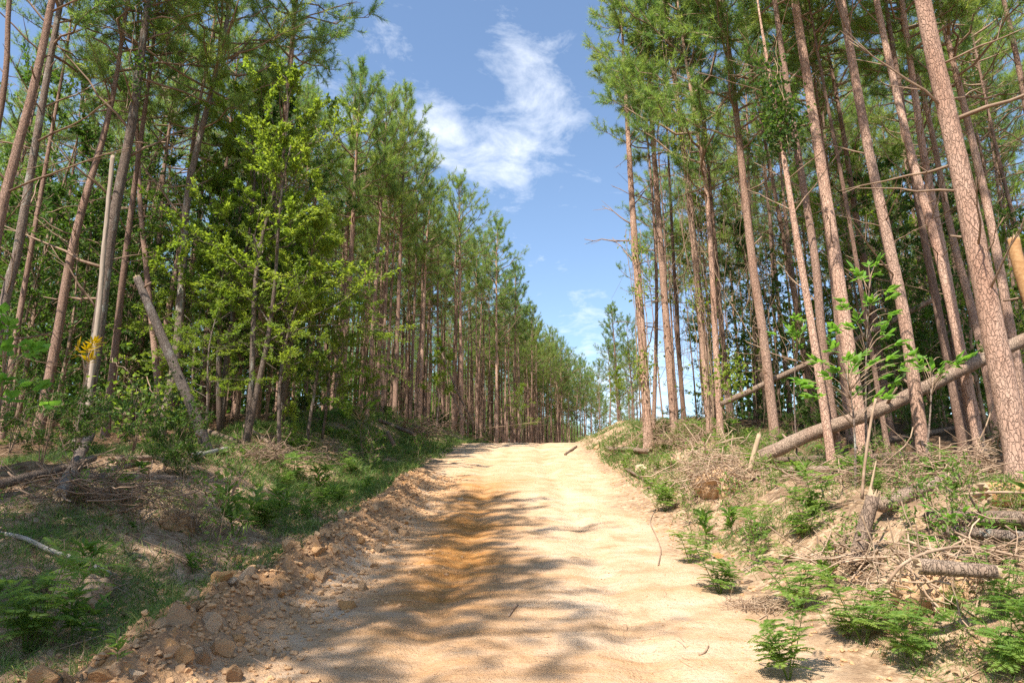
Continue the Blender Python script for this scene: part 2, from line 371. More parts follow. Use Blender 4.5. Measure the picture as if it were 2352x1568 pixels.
# ------------------------------------------------------------------ ground and track
def axis(lo, hi, fine_lo, fine_hi, step, grow):
    a = list(np.arange(fine_lo, fine_hi, step)); s = step
    while a[-1] < hi: s *= grow; a.append(a[-1]+s)
    s = step; b = [fine_lo]
    while b[-1] > lo: s *= grow; b.append(b[-1]-s)
    return np.array(b[:0:-1]+a)
ax_x = axis(-700, 700, -5.5, 6.5, 0.055, 1.09)
ys = [3.4]
while ys[-1] < 30: ys.append(ys[-1]+max(0.035, 0.0085*ys[-1]))
while ys[-1] < 900: ys.append(ys[-1]+(ys[-1]-ys[-2])*1.07)
yb = [3.4]; s_ = 0.08
while yb[-1] > -60: yb.append(yb[-1]-s_); s_ *= 1.15
ax_y = np.array(yb[:0:-1]+ys)
gx, gy = np.meshgrid(ax_x, ax_y)
gz = G(gx, gy)
dxr = gx-xroad(gy); sd_ = np.abs(dxr)-HW-edge_noise(dxr, gy)
rough_ed = 0.35*fbm(gx*1.6, gy*1.6, 4, 21)
a_road = sstep(0.30, -0.25, sd_+rough_ed)
a_forest = sstep(2.6, 5.0, sd_+0.8*fbm(gx*0.5, gy*0.5, 3, 31)+np.where(dxr > 0, 0.0, -0.2))
# the clay seam that shows orange through the sand runs left of the middle and under the near end
lx = (gx+0.75)/0.85
a_clay = 0.80*np.exp(-lx**2)*sstep(19, 14, gy)*sstep(4.5, 8, gy) + 0.30*sstep(8, 4.5, gy)*np.exp(-((gx-0.1)/1.3)**2) + 0.18*np.exp(-((gx+0.1)/1.6)**2)*sstep(14, 18, gy)*sstep(26, 20, gy)
a_berm = np.exp(-((sd_-0.35)/0.55)**2)*(dxr < 0)*sstep(21, 15, gy)
nx_, ny_ = len(ax_x), len(ax_y)
vid = np.arange(nx_*ny_).reshape(ny_, nx_)
quads = np.stack([vid[:-1, :-1], vid[:-1, 1:], vid[1:, 1:], vid[1:, :-1]], -1).reshape(-1, 4)
V = np.stack([gx, gy, gz], -1).reshape(-1, 3)
isroad = (a_road.ravel()[quads].mean(1) > 0.5) & (V[quads[:, 0], 1] > -40) & (V[quads[:, 0], 1] < 120)
def sub_sheet(name, sel):
    q = quads[sel]; u, inv = np.unique(q, return_inverse=True); mb = MB(); mb.add(V[u], None, inv.reshape(-1, 4))
    me = mb.mesh(name, M['ground'])
    for nm, arr in (('road', a_road), ('forest', a_forest), ('clay', a_clay), ('berm', a_berm)):
        at_ = me.attributes.new(nm, 'FLOAT', 'POINT'); at_.data.foreach_set('value', arr.ravel()[u].astype(np.float32))
    o = link(name, me); o['kind'] = 'structure'; return o
sub_sheet('dirt_track', isroad); sub_sheet('forest_ground', ~isroad)

# ------------------------------------------------------------------ pine building blocks
def bark_disp(r, seed, amp):
    def f(m, n, th):
        zz = np.arange(m)[:, None]*1.0; t = th[None]*np.ones((m, 1))
        a = fbm(np.cos(t)*3+seed, np.sin(t)*3+zz*0.11, 3, seed); b_ = vnoise(np.cos(t)*9+seed, np.sin(t)*9+zz*0.55, seed+3)
        return amp*(0.9*a+0.9*b_)
    return f
def dead_branch(mb, p0, d, L, r, twigs=3):
    n = 6; t = np.linspace(0, 1, n)[:, None]; d = d/np.linalg.norm(d)
    side = np.cross(d, [0, 0, 1.0]); bend = rng.normal()*0.14
    P = p0+d*t*L + np.array([0, 0, 1.0])*(t**2)*L*rng.uniform(-0.12, 0.28) + side*(t**2)*L*bend + rng.normal(size=(n, 3))*0.018*L*(t > 0)
    tube(mb, P, np.linspace(r, r*0.3, n), 4)
    for _ in range(twigs):
        k = rng.integers(2, n); dd = norm(d+rng.normal(size=3)*0.6); l2 = L*rng.uniform(0.18, 0.45)
        tt = np.linspace(0, 1, 4)[:, None]; Q = P[k-1]+dd*tt*l2+np.array([0, 0, 1])*tt**2*l2*rng.uniform(-.35, .2)
        tube(mb, Q, np.linspace(r*0.42, r*0.14, 4), 3, caps=False)
DEADB = []
for i in range(7):
    mb = MB(); dead_branch(mb, np.zeros(3), np.array([0, 0, 1.0]), 1.0, 0.02, [0, 1, 2, 3, 3, 4, 2][i]); DEADB.append(mb.mesh('dead_branch', M['dead_limb']))
for i in range(2):   # snapped stubs
    mb = MB(); tube(mb, [[0, 0, -0.05], [0.01, 0, 0.15], [0.03, 0.01, 0.28]], [0.026, 0.022, 0.016], 5); DEADB.append(mb.mesh('branch_stub', M['dead_limb']))

def crown(L, R, nb, seed, up=(0.25, 1.0), tuft=9, K=34, sparse=1.0):
    """crown along +z from 0 to L: live limbs and needle foliage"""
    global rng
    keep = rng; rng = np.random.default_rng(seed)
    w = MB(); f = MB(); TP = []; TD = []
    n = 9; z = np.linspace(0, L, n)
    for i in range(nb):
        h = (i+rng.uniform(-0.4, 0.4))/nb; h = min(max(h, 0.0), 0.985); az = i*2.399+rng.normal()*0.5
        prof = (0.55+0.45*math.sin(min(1, h*2.4)*math.pi/2))*(1-h)**0.62*1.25+0.10
        bl = R*prof*rng.uniform(0.7, 1.2); el = up[0]+(up[1]-up[0])*h+rng.normal()*0.12
        d = np.array([math.cos(az)*math.cos(el), math.sin(az)*math.cos(el), math.sin(el)])
        m = 6; t = np.linspace(0, 1, m)[:, None]
        P = np.array([0, 0, h*L])+d*t*bl+np.array([0, 0, 1.0])*t**2*bl*rng.uniform(0.08, 0.4)+rng.normal(size=(m, 3))*0.03*bl*(t > 0)
        tube(w, P, np.linspace(0.012+0.011*bl, 0.006, m), 4, caps=False)
        TP.append(P[-1]); TD.append(P[-1]-P[-2])
        nsub = max(2, int(tuft*sparse*(0.35+0.65*bl/R)*rng.uniform(0.7, 1.25)))
        for s in range(nsub):
            u = rng.uniform(0.3, 0.97); p0 = P[0]+(P[-1]-P[0])*u; k = min(m-2, int(u*(m-1))); p0 = P[k]+(P[k+1]-P[k])*(u*(m-1)-k)
            sl = bl*rng.uniform(0.14, 0.42)*(1.15-u*0.6)
            dd = norm(norm(P[k+1]-P[k])*0.8+rng.normal(size=3)*0.65+np.array([0, 0, 0.35]))
            e = p0+dd*sl+np.array([0, 0, 0.12*sl])
            tube(w, [p0, (p0+e)/2+rng.normal(size=3)*0.02, e], [0.008, 0.006, 0.004], 3, caps=False)
            TP.append(e); TD.append(e-p0+np.array([0, 0, 0.1]))
            if sl > 0.25:
                TP.append(p0*0.45+e*0.55); TD.append(norm(e-p0)+rng.normal(size=3)*0.5)
    for k in range(8):
        TP.append(np.array([rng.normal()*0.06, rng.normal()*0.06, L+0.1-0.09*k])); TD.append(np.array([rng.normal()*0.3, rng.normal()*0.3, 1.0]))
    needles(f, np.array(TP), np.array(TD), K)
    rng = keep
    return w, f
HV = 16.0
def trunk_mesh(name, H, r0, seed, n=12, m=60, wob=0.12, mat='bark'):
    g = np.random.default_rng(seed); z = np.linspace(-0.25, H, m)
    a, b_, c = g.uniform(0, 6.28, 3)
    x = wob*np.sin(z*0.35+a)*(z/H)+wob*0.35*np.sin(z*0.9+b_); y = wob*np.cos(z*0.3+c)*(z/H)
    x -= np.interp(0, z, x); y -= np.interp(0, z, y)
    zz = np.clip(z/H, 0, 1); r = r0*(1-0.86*zz**1.05)+r0*0.35*np.exp(-np.maximum(z, 0)/0.22)
    mb = MB(); tube(mb, np.stack([x, y, z], 1), r, n, bark_disp(r0, seed, r0*0.05), caps=True)
    return mb.mesh(name, M[mat]), (x, y, z)
# generic stand trees, several variants of each kind
VAR = []
def dead_lower(seed, z0, z1, n, Lm, xy):
    global rng
    keep = rng; rng = np.random.default_rng(seed); mb = MB()
    for i in range(n):
        z = rng.uniform(z0, z1); az = rng.uniform(0, 6.28); el = rng.uniform(-0.15, 0.75)
        d = np.array([math.cos(az)*math.cos(el), math.sin(az)*math.cos(el), math.sin(el)])
        p = np.array([np.interp(z, xy[2], xy[0]), np.interp(z, xy[2], xy[1]), z])
        dead_branch(mb, p, d, Lm*rng.uniform(0.35, 1.1), rng.uniform(0.009, 0.019), rng.integers(1, 5))
    rng = keep; return mb
for i in range(8):
    cl = [5.6, 6.2, 5.0, 5.4, 6.6, 7.0, 5.8, 4.8][i]; R = [2.1, 2.0, 1.8, 2.3, 2.1, 2.3, 1.9, 1.7][i]
    tm, xy = trunk_mesh('trunk', HV, 0.115, 100+i, 9, 44, 0.16 if i % 2 else 0.07, 'bark_young')
    w, f = crown(cl, R, [30, 33, 27, 29, 36, 38, 30, 25][i], 200+i, (0.15, 1.05), 11, 28)
    off = np.array([np.interp(HV-cl, xy[2], xy[0]), np.interp(HV-cl, xy[2], xy[1]), HV-cl])
    for mb in (w, f): mb.v = [v+off.astype(np.float32) for v in mb.v]
    d = dead_lower(300+i, 4.2, HV-cl+1.0, 22, 1.5, xy)
    VAR.append((tm, w.mesh('live_limbs', M['dead_limb']), f.mesh('needle_foliage', M['needle']), d.mesh('dead_limbs', M['dead_limb'])))
def stand_pine(x, y, H, v, rz, lean, dia, label, group, name='pine_tree'):
    z = float(G(x, y)); s = H/HV
    r = thing(name, label, 'tree', (x, y, z-0.02), group)
    r.rotation_euler = (lean[0], lean[1], rz); r.scale = (s, s, s)
    tm, w, f, d = VAR[v]
    t = link('trunk', tm, r); k = dia/0.23/s; t.scale = (k, k, 1)
    c = link('crown', w, r, kind='stuff'); c2 = link('needle_foliage', f, c, kind='stuff'); link('dead_limbs', d, t if False else r, kind='stuff')
    return r
CR = []    # crown variants for the measured trees
for i in range(6):
    L = [7.5, 6.5, 8.5, 7.0, 9.0, 6.0][i]; R = [2.3, 2.0, 2.5, 2.6, 2.3, 2.0][i]
    w, f = crown(L, R, [38, 32, 42, 34, 46, 30][i], 400+i, (0.2, 1.05), 15, 38)
    CR.append((L, w.mesh('live_limbs', M['dead_limb']), f.mesh('needle_foliage', M['needle'])))

def measured_pine(label, pts, Y, dia, H, cr=0, crs=1.0, mat='bark', branches=8, blen=1.1, bz=(1.5, 9.0), group=None, fine=0.06, n=16, crown_at=None, nocrown=False, name='pine_tree', taper=0.62):
    """pts: pixels down the trunk from its base up, all in the plane at distance Y; the stem goes on beyond the frame to height H"""
    W = np.array([at(px, py, Y) for px, py in pts])
    base = gpt(W[0, 0], Y); W[0, 2] = base[2]
    if W[1, 2] <= W[0, 2]+0.3: W = np.delete(W, 1, 0)
    hgt = W[-1, 2]-base[2]
    if hgt > H: H = hgt+1.0
    if hgt < H:
        d = norm(W[-1]-W[-2]); d = norm(d*0.8+np.array([0, 0, 0.35])); W = np.vstack([W, W[-1]+d*(H-hgt)*0.5, W[-1]+norm(d+np.array([0, 0, .4]))*(H-hgt)])
    loc = W-base
    loc[:, 1] += 0.12*np.sin(loc[:, 2]*0.33+W[0, 0]*3)*np.clip(loc[:, 2]/4, 0, 1)
    d0 = norm(loc[1]-loc[0]); loc = np.vstack([-d0*0.3, loc])
    Lt = np.linalg.norm(np.diff(loc, axis=0), axis=1).sum(); m = max(24, int(Lt/fine))
    P = smooth_path(loc, m); zz = np.clip(P[:, 2]/H, 0, 1)
    r = dia/2*(1-taper*zz-(1-taper-0.12)*zz**3)+dia*0.16*np.exp(-np.maximum(P[:, 2], 0)/0.18)
    seed = int(abs(W[0, 0]*97+Y*13)) % 1000
    root = thing(name, label, 'tree', base, group); HERO.append((float(np.mean([p[0] for p in pts])), label))
    mb = MB(); tube(mb, P, r, n, bark_disp(dia, seed, dia*0.028), caps=True)
    tr = mb.obj('trunk', M[mat], root)
    g = np.random.default_rng(seed)
    top = bz[1]
    for k in range(int(branches*1.6)):
        z = g.uniform(bz[0], min(top, H-0.5)); j = int(np.argmin(abs(P[:, 2]-z))); az = g.uniform(0, 6.28); el = g.uniform(0.0, 0.95)
        dv = np.array([math.cos(az)*math.cos(el), math.sin(az)*math.cos(el), math.sin(el)])
        v = int(g.integers(0, 9)); o = link('branch' if v < 7 else 'branch_stub', DEADB[v], tr)
        o.location = P[j]+dv*r[j]*0.6; o.rotation_euler = rot_to(dv); s = 1.2*blen*g.uniform(0.35, 1.3) if v < 7 else g.uniform(0.6, 1.2)
        th = max(s*0.8, 0.7)*dia/0.26; o.scale = (th, th, s)
    if not nocrown:
        L, w, f = CR[cr]; L = L*crs; zb = H-L if crown_at is None else crown_at
        j = int(np.argmin(abs(P[:, 2]-zb))); k = len(P)-1; dv = norm(P[k]-P[j])
        c = link('crown', w, root, kind='stuff'); c.location = P[j]; c.rotation_euler = rot_to(dv); s = np.linalg.norm(P[k]-P[j])/(L/crs); c.scale = (crs, crs, s)
        link('needle_foliage', f, c, kind='stuff')
    return root

HERO = []
# ------------------------------------------------------------------ measured trees, right of the track
MP = measured_pine
MP('thickest pale pine trunk at the right edge, bark broken into plates', [(2352, 1130), (2330, 1000), (2239, 490), (2183, 230), (2128, 0)], 8.6, 0.30, 17.0, 2, fine=0.035, n=28, branches=9, blen=1.3, bz=(2.2, 9))
MP('straight pine with rough tan bark crossing in front of the long leaning log', [(2128, 1085), (2085, 752), (2051, 560), (1995, 300), (1935, 0)], 10.6, 0.195, 16.5, 0, fine=0.04, n=24, branches=10, bz=(2.5, 11))
MP('stout tan pine behind the large-leaved sapling, dark scar low on its bark', [(1990, 1085), (1950, 790), (1916, 525), (1860, 188), (1826, 0)], 12.2, 0.255, 17.0, 3, fine=0.04, n=24, branches=9, bz=(3.5, 12))
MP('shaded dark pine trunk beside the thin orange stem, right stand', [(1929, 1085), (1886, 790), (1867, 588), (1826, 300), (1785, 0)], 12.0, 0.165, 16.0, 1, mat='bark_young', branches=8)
MP('thin orange-barked pine stem leaning beside the dark trunk', [(1914, 1085), (1867, 790), (1819, 520), (1792, 340), (1757, 110)], 11.6, 0.15, 10.2, nocrown=True, branches=5, bz=(2, 8))
MP('tan pine standing just left of where the leaning log meets the ground', [(1783, 1030), (1755, 790), (1729, 588), (1695, 262), (1661, 0)], 15.5, 0.225, 16.5, 4, fine=0.045, n=20, branches=12, bz=(2, 13))
MP('pine trunk curving up right of the one crossing the log, paired with a closer stem', [(2256, 1055), (2190, 752), (2145, 562), (2085, 319), (2021, 0)], 11.4, 0.175, 16.5, 5, fine=0.045, n=20, branches=9, bz=(3, 12))
MP('pine trunk rising close behind its curving twin at right', [(2245, 1040), (2201, 752), (2171, 562), (2130, 356), (2089, 112)], 12.4, 0.185, 16.0, 0, fine=0.05, n=18, branches=10, bz=(3, 12))
MP('pine half hidden behind the thickest right-hand trunk', [(2352, 1000), (2344, 900), (2314, 752), (2269, 527), (2215, 260), (2160, 0)], 12.8, 0.185, 16.0, 2, branches=8, bz=(2, 12))
MP('slim young stem rising behind the large-leaved sapling', [(2038, 1020), (2002, 809), (1942, 490), (1890, 220), (1870, 100)], 13.0, 0.10, 13.5, 5, 0.8, mat='bark_young', branches=10, blen=0.8)
MP('vine-covered pine at the right lip of the track, nearest the sky gap', [(1489, 998), (1472, 740), (1455, 490), (1436, 180), (1430, 90)], 19.0, 0.265, 15.2, 1, 0.7, n=18, branches=12, bz=(2.5, 11))
MP('thin stem leaning away from the vine-covered pine by the sky gap', [(1500, 990), (1510, 700), (1503, 500), (1480, 250)], 20.5, 0.13, 14.0, 5, 0.8, mat='bark_young', branches=10)
MP('straight tan pine second from the sky gap on the right', [(1549, 975), (1519, 588), (1477, 0)], 19.5, 0.235, 17.2, 3, n=18, branches=14, bz=(3, 14))
MP('pine third from the sky gap on the right, hung with dry vines', [(1633, 988), (1594, 588), (1560, 260), (1526, 0)], 18.2, 0.225, 17.0, 0, n=18, branches=16, blen=1.2, bz=(2, 14))
MP('narrow pine fourth from the sky gap, close behind the vine-hung one', [(1656, 1018), (1624, 490), (1600, 300), (1571, 100)], 17.0, 0.17, 15.5, 4, branches=12, bz=(2, 13))
MP('lone slim pine with a small round crown standing in the sky gap', [(1426, 1000), (1418, 880), (1410, 775), (1406, 730)], 52, 0.26, 10.6, 5, 0.72, mat='bark_young', branches=6, bz=(3, 6), blen=1.5)
# ------------------------------------------------------------------ measured trees, left of the track
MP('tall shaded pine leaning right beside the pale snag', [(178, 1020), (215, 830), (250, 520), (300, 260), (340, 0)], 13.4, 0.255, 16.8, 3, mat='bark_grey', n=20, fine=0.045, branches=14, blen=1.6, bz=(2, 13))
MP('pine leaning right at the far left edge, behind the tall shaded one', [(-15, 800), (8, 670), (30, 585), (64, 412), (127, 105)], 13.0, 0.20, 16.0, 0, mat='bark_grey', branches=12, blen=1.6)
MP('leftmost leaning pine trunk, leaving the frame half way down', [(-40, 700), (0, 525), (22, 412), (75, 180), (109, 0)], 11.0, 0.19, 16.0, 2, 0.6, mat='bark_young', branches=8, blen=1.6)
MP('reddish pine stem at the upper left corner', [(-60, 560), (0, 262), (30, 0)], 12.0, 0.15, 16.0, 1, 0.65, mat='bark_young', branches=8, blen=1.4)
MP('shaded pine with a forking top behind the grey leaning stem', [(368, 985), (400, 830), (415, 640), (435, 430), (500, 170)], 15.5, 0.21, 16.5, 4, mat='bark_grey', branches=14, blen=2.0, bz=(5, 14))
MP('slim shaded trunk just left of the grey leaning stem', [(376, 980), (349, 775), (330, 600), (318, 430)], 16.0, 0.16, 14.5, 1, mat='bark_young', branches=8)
MP('reddish pine behind the bright leafy tree, its open crown against the sky', [(577, 992), (600, 750), (634, 450), (660, 190), (680, 0)], 17.5, 0.23, 19.5, 2, 1.05, n=18, branches=12, blen=1.8, bz=(4, 15))
MP('pine with dead forks left of the sunlit gap, middle of the left stand', [(776, 990), (795, 740), (812, 490), (822, 320)], 23.5, 0.235, 13.6, 0, 0.85, n=16, branches=14, blen=1.5, bz=(3, 13))
MP('pine with a narrow trunk right of the dead-forked one', [(840, 1000), (847, 900), (875, 490), (880, 400)], 25.0, 0.185, 13.6, 5, mat='bark_young', branches=10)
MP('pine whose tufted crown stands highest left of the cloud', [(905, 985), (915, 700), (925, 400)], 27.0, 0.20, 15.0, 4, 0.85, mat='bark_young', branches=10)
MP('pine with a lit trunk left of the pointed tall pine', [(963, 978), (978, 590), (985, 500)], 31.0, 0.20, 12.2, 1, 0.8, n=12, branches=10, blen=1.4)
MP('pointed tall pine with a lit trunk, left of the track crest', [(1061, 976), (1055, 490), (1055, 420)], 36.0, 0.215, 14.7, 3, 0.8, n=12, branches=10, blen=1.8, bz=(4, 10))
MP('pine with a drooping side, right of the pointed tall one', [(1142, 966), (1140, 640), (1142, 540)], 42.0, 0.20, 13.9, 0, 0.8, n=12, branches=10, blen=1.8, bz=(3, 9))
MP('pine on the skyline step left of the sky gap', [(1182, 966), (1184, 640)], 46.0, 0.20, 13.9, 2, 0.7, mat='bark_young', branches=8)
MP('slim bare-stemmed pine nearest the end of the track, left side', [(1220, 964), (1222, 800)], 44.0, 0.15, 10.2, 5, 0.6, mat='bark_young', branches=8, blen=1.6, bz=(2, 8))

# ------------------------------------------------------------------ the plantation behind
def wall_left(y): return np.interp(y, [-20, 0, 6, 12, 16, 23, 30, 38, 46, 60, 90, 130], [-7.0, -6.6, -6.8, -7.4, -6.6, -5.9, -4.6, -3.2, -1.2, 3.0, 12.0, 21.0])
def wall_right(y): return np.interp(y, [0, 8, 13, 16, 19, 24, 32, 45, 70], [8.5, 8.0, 7.4, 6.9, 5.4, 5.6, 7.0, 9.8, 15.5])
gl = np.random.default_rng(77)
def sky_cap(x, y):
    """tallest a tree at (x, y) may be and stay under the skyline of the left stand"""
    z0 = float(G(x, y)); H = 18.0
    while H > 5:
        w = np.array([x, y, z0+H])-EYE; dep = w[1]*CP+w[2]*SP; px = CX+F*w[0]/dep; py = CYP-F*(-w[1]*SP+w[2]*CP)/dep
        if py > np.interp(px, [0, 700, 800, 835, 900, 960, 985, 1055, 1095, 1150, 1200, 1250, 1340, 1400], [-400, -300, -60, 225, 225, 275, 425, 450, 490, 560, 610, 705, 755, 800]): break
        H -= 0.25
    return H
cand = []
for j, y in enumerate(np.arange(9, 92, 2.1)):
    for i in range(16):
        off = 0.5+i*2.15+gl.uniform(-0.5, 0.5); yy = y+gl.uniform(-0.7, 0.7)
        if y < 26 and off < 1.2: continue
        if y > 60 and i > 7: continue
        cand.append((wall_left(yy)-off, yy, off))
n_pine = 0
for (x, y, off) in cand:
    px = CX+F*x/(y*CP)
    if px < -120 or (y > 34 and off > 12) or (y > 55 and off > 7): continue
    if gl.random() < (0.10 if y < 60 else 0.0): continue
    if px < 480 and gl.random() < 0.35: continue
    H = gl.uniform(13.4, 16.6)*(0.92 if y > 50 else 1.0)
    if px > 690 and y > 15: H = min(H, sky_cap(x, y)*gl.uniform(0.88, 1.0))
    if H < 6.5: continue
    lab = 'slender pine inside the dense stand left of the track, below the cloud' if y < 34 else 'thin far pine in the close ranks along the end of the track, left side'
    grp = 'pines in the left stand' if y < 34 else 'far pines left of the track end'
    if px < 520: lab, grp = 'shaded pine in the gloomy wood at far left, behind the leaning trunks', 'pines in the dark left wood'
    v = int(gl.integers(0, 8))
    stand_pine(x, y, H, v, gl.uniform(0, 6.28), gl.normal(0, 0.02, 2), gl.uniform(0.14, 0.235), lab, grp); n_pine += 1
for y in np.arange(10, 48, 2.3):
    for i in range(10):
        off = 0.8+i*2.2+gl.uniform(-0.7, 0.7); yy = y+gl.uniform(-0.8, 0.8); x = wall_right(yy)+off
        px = CX+F*x/(yy*CP)
        if px > 2560 or gl.random() < (0.16 if yy < 26 else 0.28): continue
        if px < 1496: continue
        H = gl.uniform(14.5, 17.5)
        lab, grp = ('brown pine inside the right stand, behind the sunlit front trunks', 'pines in the right stand') if yy < 26 else ('thin far pine deep in the right stand', 'far pines in the right stand')
        stand_pine(x, yy, H, int(gl.integers(0, 8)), gl.uniform(0, 6.28), gl.normal(0, 0.025, 2), gl.uniform(0.13, 0.22), lab, grp); n_pine += 1
# thin screen of distant pines in the sky gap
for k in range(18):
    px = gl.uniform(1376, 1478); y = gl.uniform(50, 95); x = (px-CX)/F*y*CP
    stand_pine(x, y, gl.uniform(8, 10.5) if px < 1440 else gl.uniform(10, 13), int(gl.integers(0, 8)), gl.uniform(0, 6.28), gl.normal(0, 0.02, 2), gl.uniform(0.13, 0.2), 'spindly distant pine with sky behind it, in the gap at the track end', 'distant pines in the sky gap')
# pines on the near left verge beside the camera, whose crowns shade the track
for (x, y, H, v) in [(-5.6, 5.0, 15.5, 0), (-7.4, -1.5, 16, 2), (-9.2, -1.8, 16, 6), (-7.5, 2.4, 15.5, 5), (-6.9, 6.2, 15, 7), (-6.2, 2.2, 16, 3), (-5.4, -0.4, 15, 1), (-6.4, -3.0, 16, 5), (-8.2, 4.2, 16, 2), (-8.5, 0.5, 16, 4), (-10.8, 2.5, 16, 7), (-9.5, -4, 16, 6)]:
    stand_pine(x, y, H, v, x*7+y, (0, 0.02), 0.22, 'pine on the near left verge, shading the track from outside the frame', 'pines on the near left verge')
print('pines', n_pine)

# ------------------------------------------------------------------ broadleaf growth
def broadleaf(H, spread, nprim, nleaf, leafL, seed, lo=0.15, droop=0.0, wob=0.25, rad=0.05, lw=0.45, stems=1, up=0.6):
    global rng
    keep = rng; rng = np.random.default_rng(seed); w = MB(); f = MB(); tw = []
    for st in range(stems):
        m = 12; z = np.linspace(0, H*(1 if st == 0 else rng.uniform(0.6, 0.95)), m); a = rng.uniform(0, 6.28, 3)
        sp = 0 if st == 0 else rng.uniform(0.1, 0.3)
        az0 = rng.uniform(0, 6.28)
        P = np.stack([wob*np.sin(z*0.8+a[0])*z/H+sp*z*math.cos(az0), wob*np.cos(z*0.7+a[1])*z/H+sp*z*math.sin(az0), z], 1); P -= P[0]
        P[0, 2] = -0.1
        tube(w, P, rad*(1-0.85*z/z[-1]), 7)
        for i in range(max(2, nprim//stems)):
            u = lo+(1-lo)*((i+rng.random())/(nprim/stems)); u = min(u, 0.99); k = u*(m-1); j = min(int(k), m-2); p0 = P[j]+(P[j+1]-P[j])*(k-j)
            az = i*2.4+rng.normal()*0.6; el = rng.uniform(0.05, 0.8)+0.4*u; bl = spread*(1.05-0.75*abs(u-0.45)**1.2)*rng.uniform(0.55, 1.15)
            if u > 0.85: bl *= 0.6
            d = np.array([math.cos(az)*math.cos(el), math.sin(az)*math.cos(el), math.sin(el)])
            t = np.linspace(0, 1, 6)[:, None]; B = p0+d*t*bl+np.array([0, 0, -1.0])*droop*bl*t**2+rng.normal(size=(6, 3))*0.03*bl*(t > 0)
            tube(w, B, np.linspace(rad*0.32*(1-0.5*u), 0.003, 6), 4, caps=False)
            for s in range(7):
                v = rng.uniform(0.2, 1.0); k = v*5; j = min(int(k), 4); q0 = B[j]+(B[j+1]-B[j])*(k-j)
                dd = norm(norm(B[j+1]-B[j])+rng.normal(size=3)*np.array([0.8, 0.8, 0.45])); sl = bl*rng.uniform(0.15, 0.42)
                q1 = q0+dd*sl+np.array([0, 0, -droop*sl*0.6]); tube(w, [q0, (q0+q1)/2+np.array([0, 0, .02]), q1], [0.006, 0.004, 0.002], 3, caps=False)
                tw.append((q0, q1))
    tw = np.array(tw); i = rng.integers(0, len(tw), nleaf); u = rng.random(nleaf)[:, None]**0.7
    pos = tw[i, 0]*(1-u)+tw[i, 1]*u+rng.normal(size=(nleaf, 3))*0.025
    d = norm(tw[i, 1]-tw[i, 0])+rng.normal(size=(nleaf, 3))*0.7+np.array([0, 0, -droop*0.5])
    tint = np.clip(rng.random(len(tw))[i]*0.6+rng.random(nleaf)*0.4, 0, 1)
    leaves(f, pos, d, leafL, lw, tint=tint, up=up)
    rng = keep; return w, f
BL = {}
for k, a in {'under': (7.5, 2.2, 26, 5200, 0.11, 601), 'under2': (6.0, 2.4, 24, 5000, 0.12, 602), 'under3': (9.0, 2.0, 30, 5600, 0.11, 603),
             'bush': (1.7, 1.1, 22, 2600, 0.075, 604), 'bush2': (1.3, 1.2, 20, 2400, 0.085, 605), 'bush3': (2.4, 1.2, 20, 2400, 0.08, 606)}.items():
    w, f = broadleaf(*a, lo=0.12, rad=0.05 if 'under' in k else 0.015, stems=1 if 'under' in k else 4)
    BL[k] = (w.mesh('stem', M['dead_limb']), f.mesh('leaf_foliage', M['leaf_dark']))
for k, a in {'sun': (7.0, 2.0, 24, 3200, 0.11, 651), 'sun2': (5.0, 2.0, 20, 2600, 0.12, 652)}.items():  # undergrowth in the lighter leaf colour, painted to look sunlit
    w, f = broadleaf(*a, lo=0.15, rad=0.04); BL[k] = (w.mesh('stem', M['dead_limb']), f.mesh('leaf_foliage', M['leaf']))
w, f = broadleaf(8.8, 2.3, 34, 14000, 0.10, 610, lo=0.34, rad=0.075, wob=0.3, stems=2, lw=0.5); BL['bright'] = (w.mesh('stem', M['bark_grey']), f.mesh('leaf_foliage', M['leaf']))
w, f = broadleaf(5.4, 2.5, 28, 10500, 0.09, 611, lo=0.2, droop=0.30, rad=0.05, wob=0.4, lw=0.34); BL['drooping'] = (w.mesh('stem', M['bark_grey']), f.mesh('leaf_foliage', M['leaf']))
w, f = broadleaf(3.6, 0.8, 18, 2600, 0.09, 612, lo=0.3, rad=0.03, wob=0.2); BL['sapling'] = (w.mesh('stem', M['bark_grey']), f.mesh('leaf_foliage', M['leaf']))
w, f = broadleaf(3.2, 0.9, 16, 1500, 0.08, 613, lo=0.3, rad=0.025, wob=0.3); BL['sapling2'] = (w.mesh('stem', M['bark_grey']), f.mesh('leaf_foliage', M['leaf']))
def grow(kind, x, y, label, cat='shrub', group=None, s=1.0, rz=None, name='shrub', zoff=0.0, sz=None):
    r = thing(name, label, cat, (x, y, float(G(x, y))-0.03+zoff), group); r.rotation_euler = (0, 0, gl.uniform(0, 6.28) if rz is None else rz); r.scale = (s, s, sz or s)
    a, b_ = BL[kind]; link('stem', a, r); link('leaf_foliage', b_, r, kind='stuff'); return r
def gx_at(px, Y): return (px-CX)/F*Y*CP*1.02
# bright leafy trees at the left stand edge
grow('bright', gx_at(560, 14.6), 14.6, 'bright yellow-green leafy tree catching the sun in the left stand', 'tree', s=1.02, rz=0.6, name='leafy_tree')
grow('bright', gx_at(640, 17.2), 17.2, 'second sunlit leafy tree, just right of the brightest one', 'tree', s=0.92, rz=3.2, name='leafy_tree')
grow('drooping', gx_at(640, 14.8), 14.8, 'low leafy tree with drooping sprays reaching over the left verge', 'tree', s=1.0, rz=1.0, name='leafy_tree')
grow('drooping', gx_at(735, 18.0), 18.0, 'drooping leafy tree in front of the dead-forked pine', 'tree', s=0.85, rz=4.0, name='leafy_tree')
grow('drooping', gx_at(430, 17.0), 17.0, 'leafy tree behind the grey leaning stem', 'tree', s=0.95, rz=2.0, name='leafy_tree')
grow('sapling', gx_at(1000, 29), 29, 'small bright green sapling left of the track crest', 'sapling', s=1.1, name='sapling')
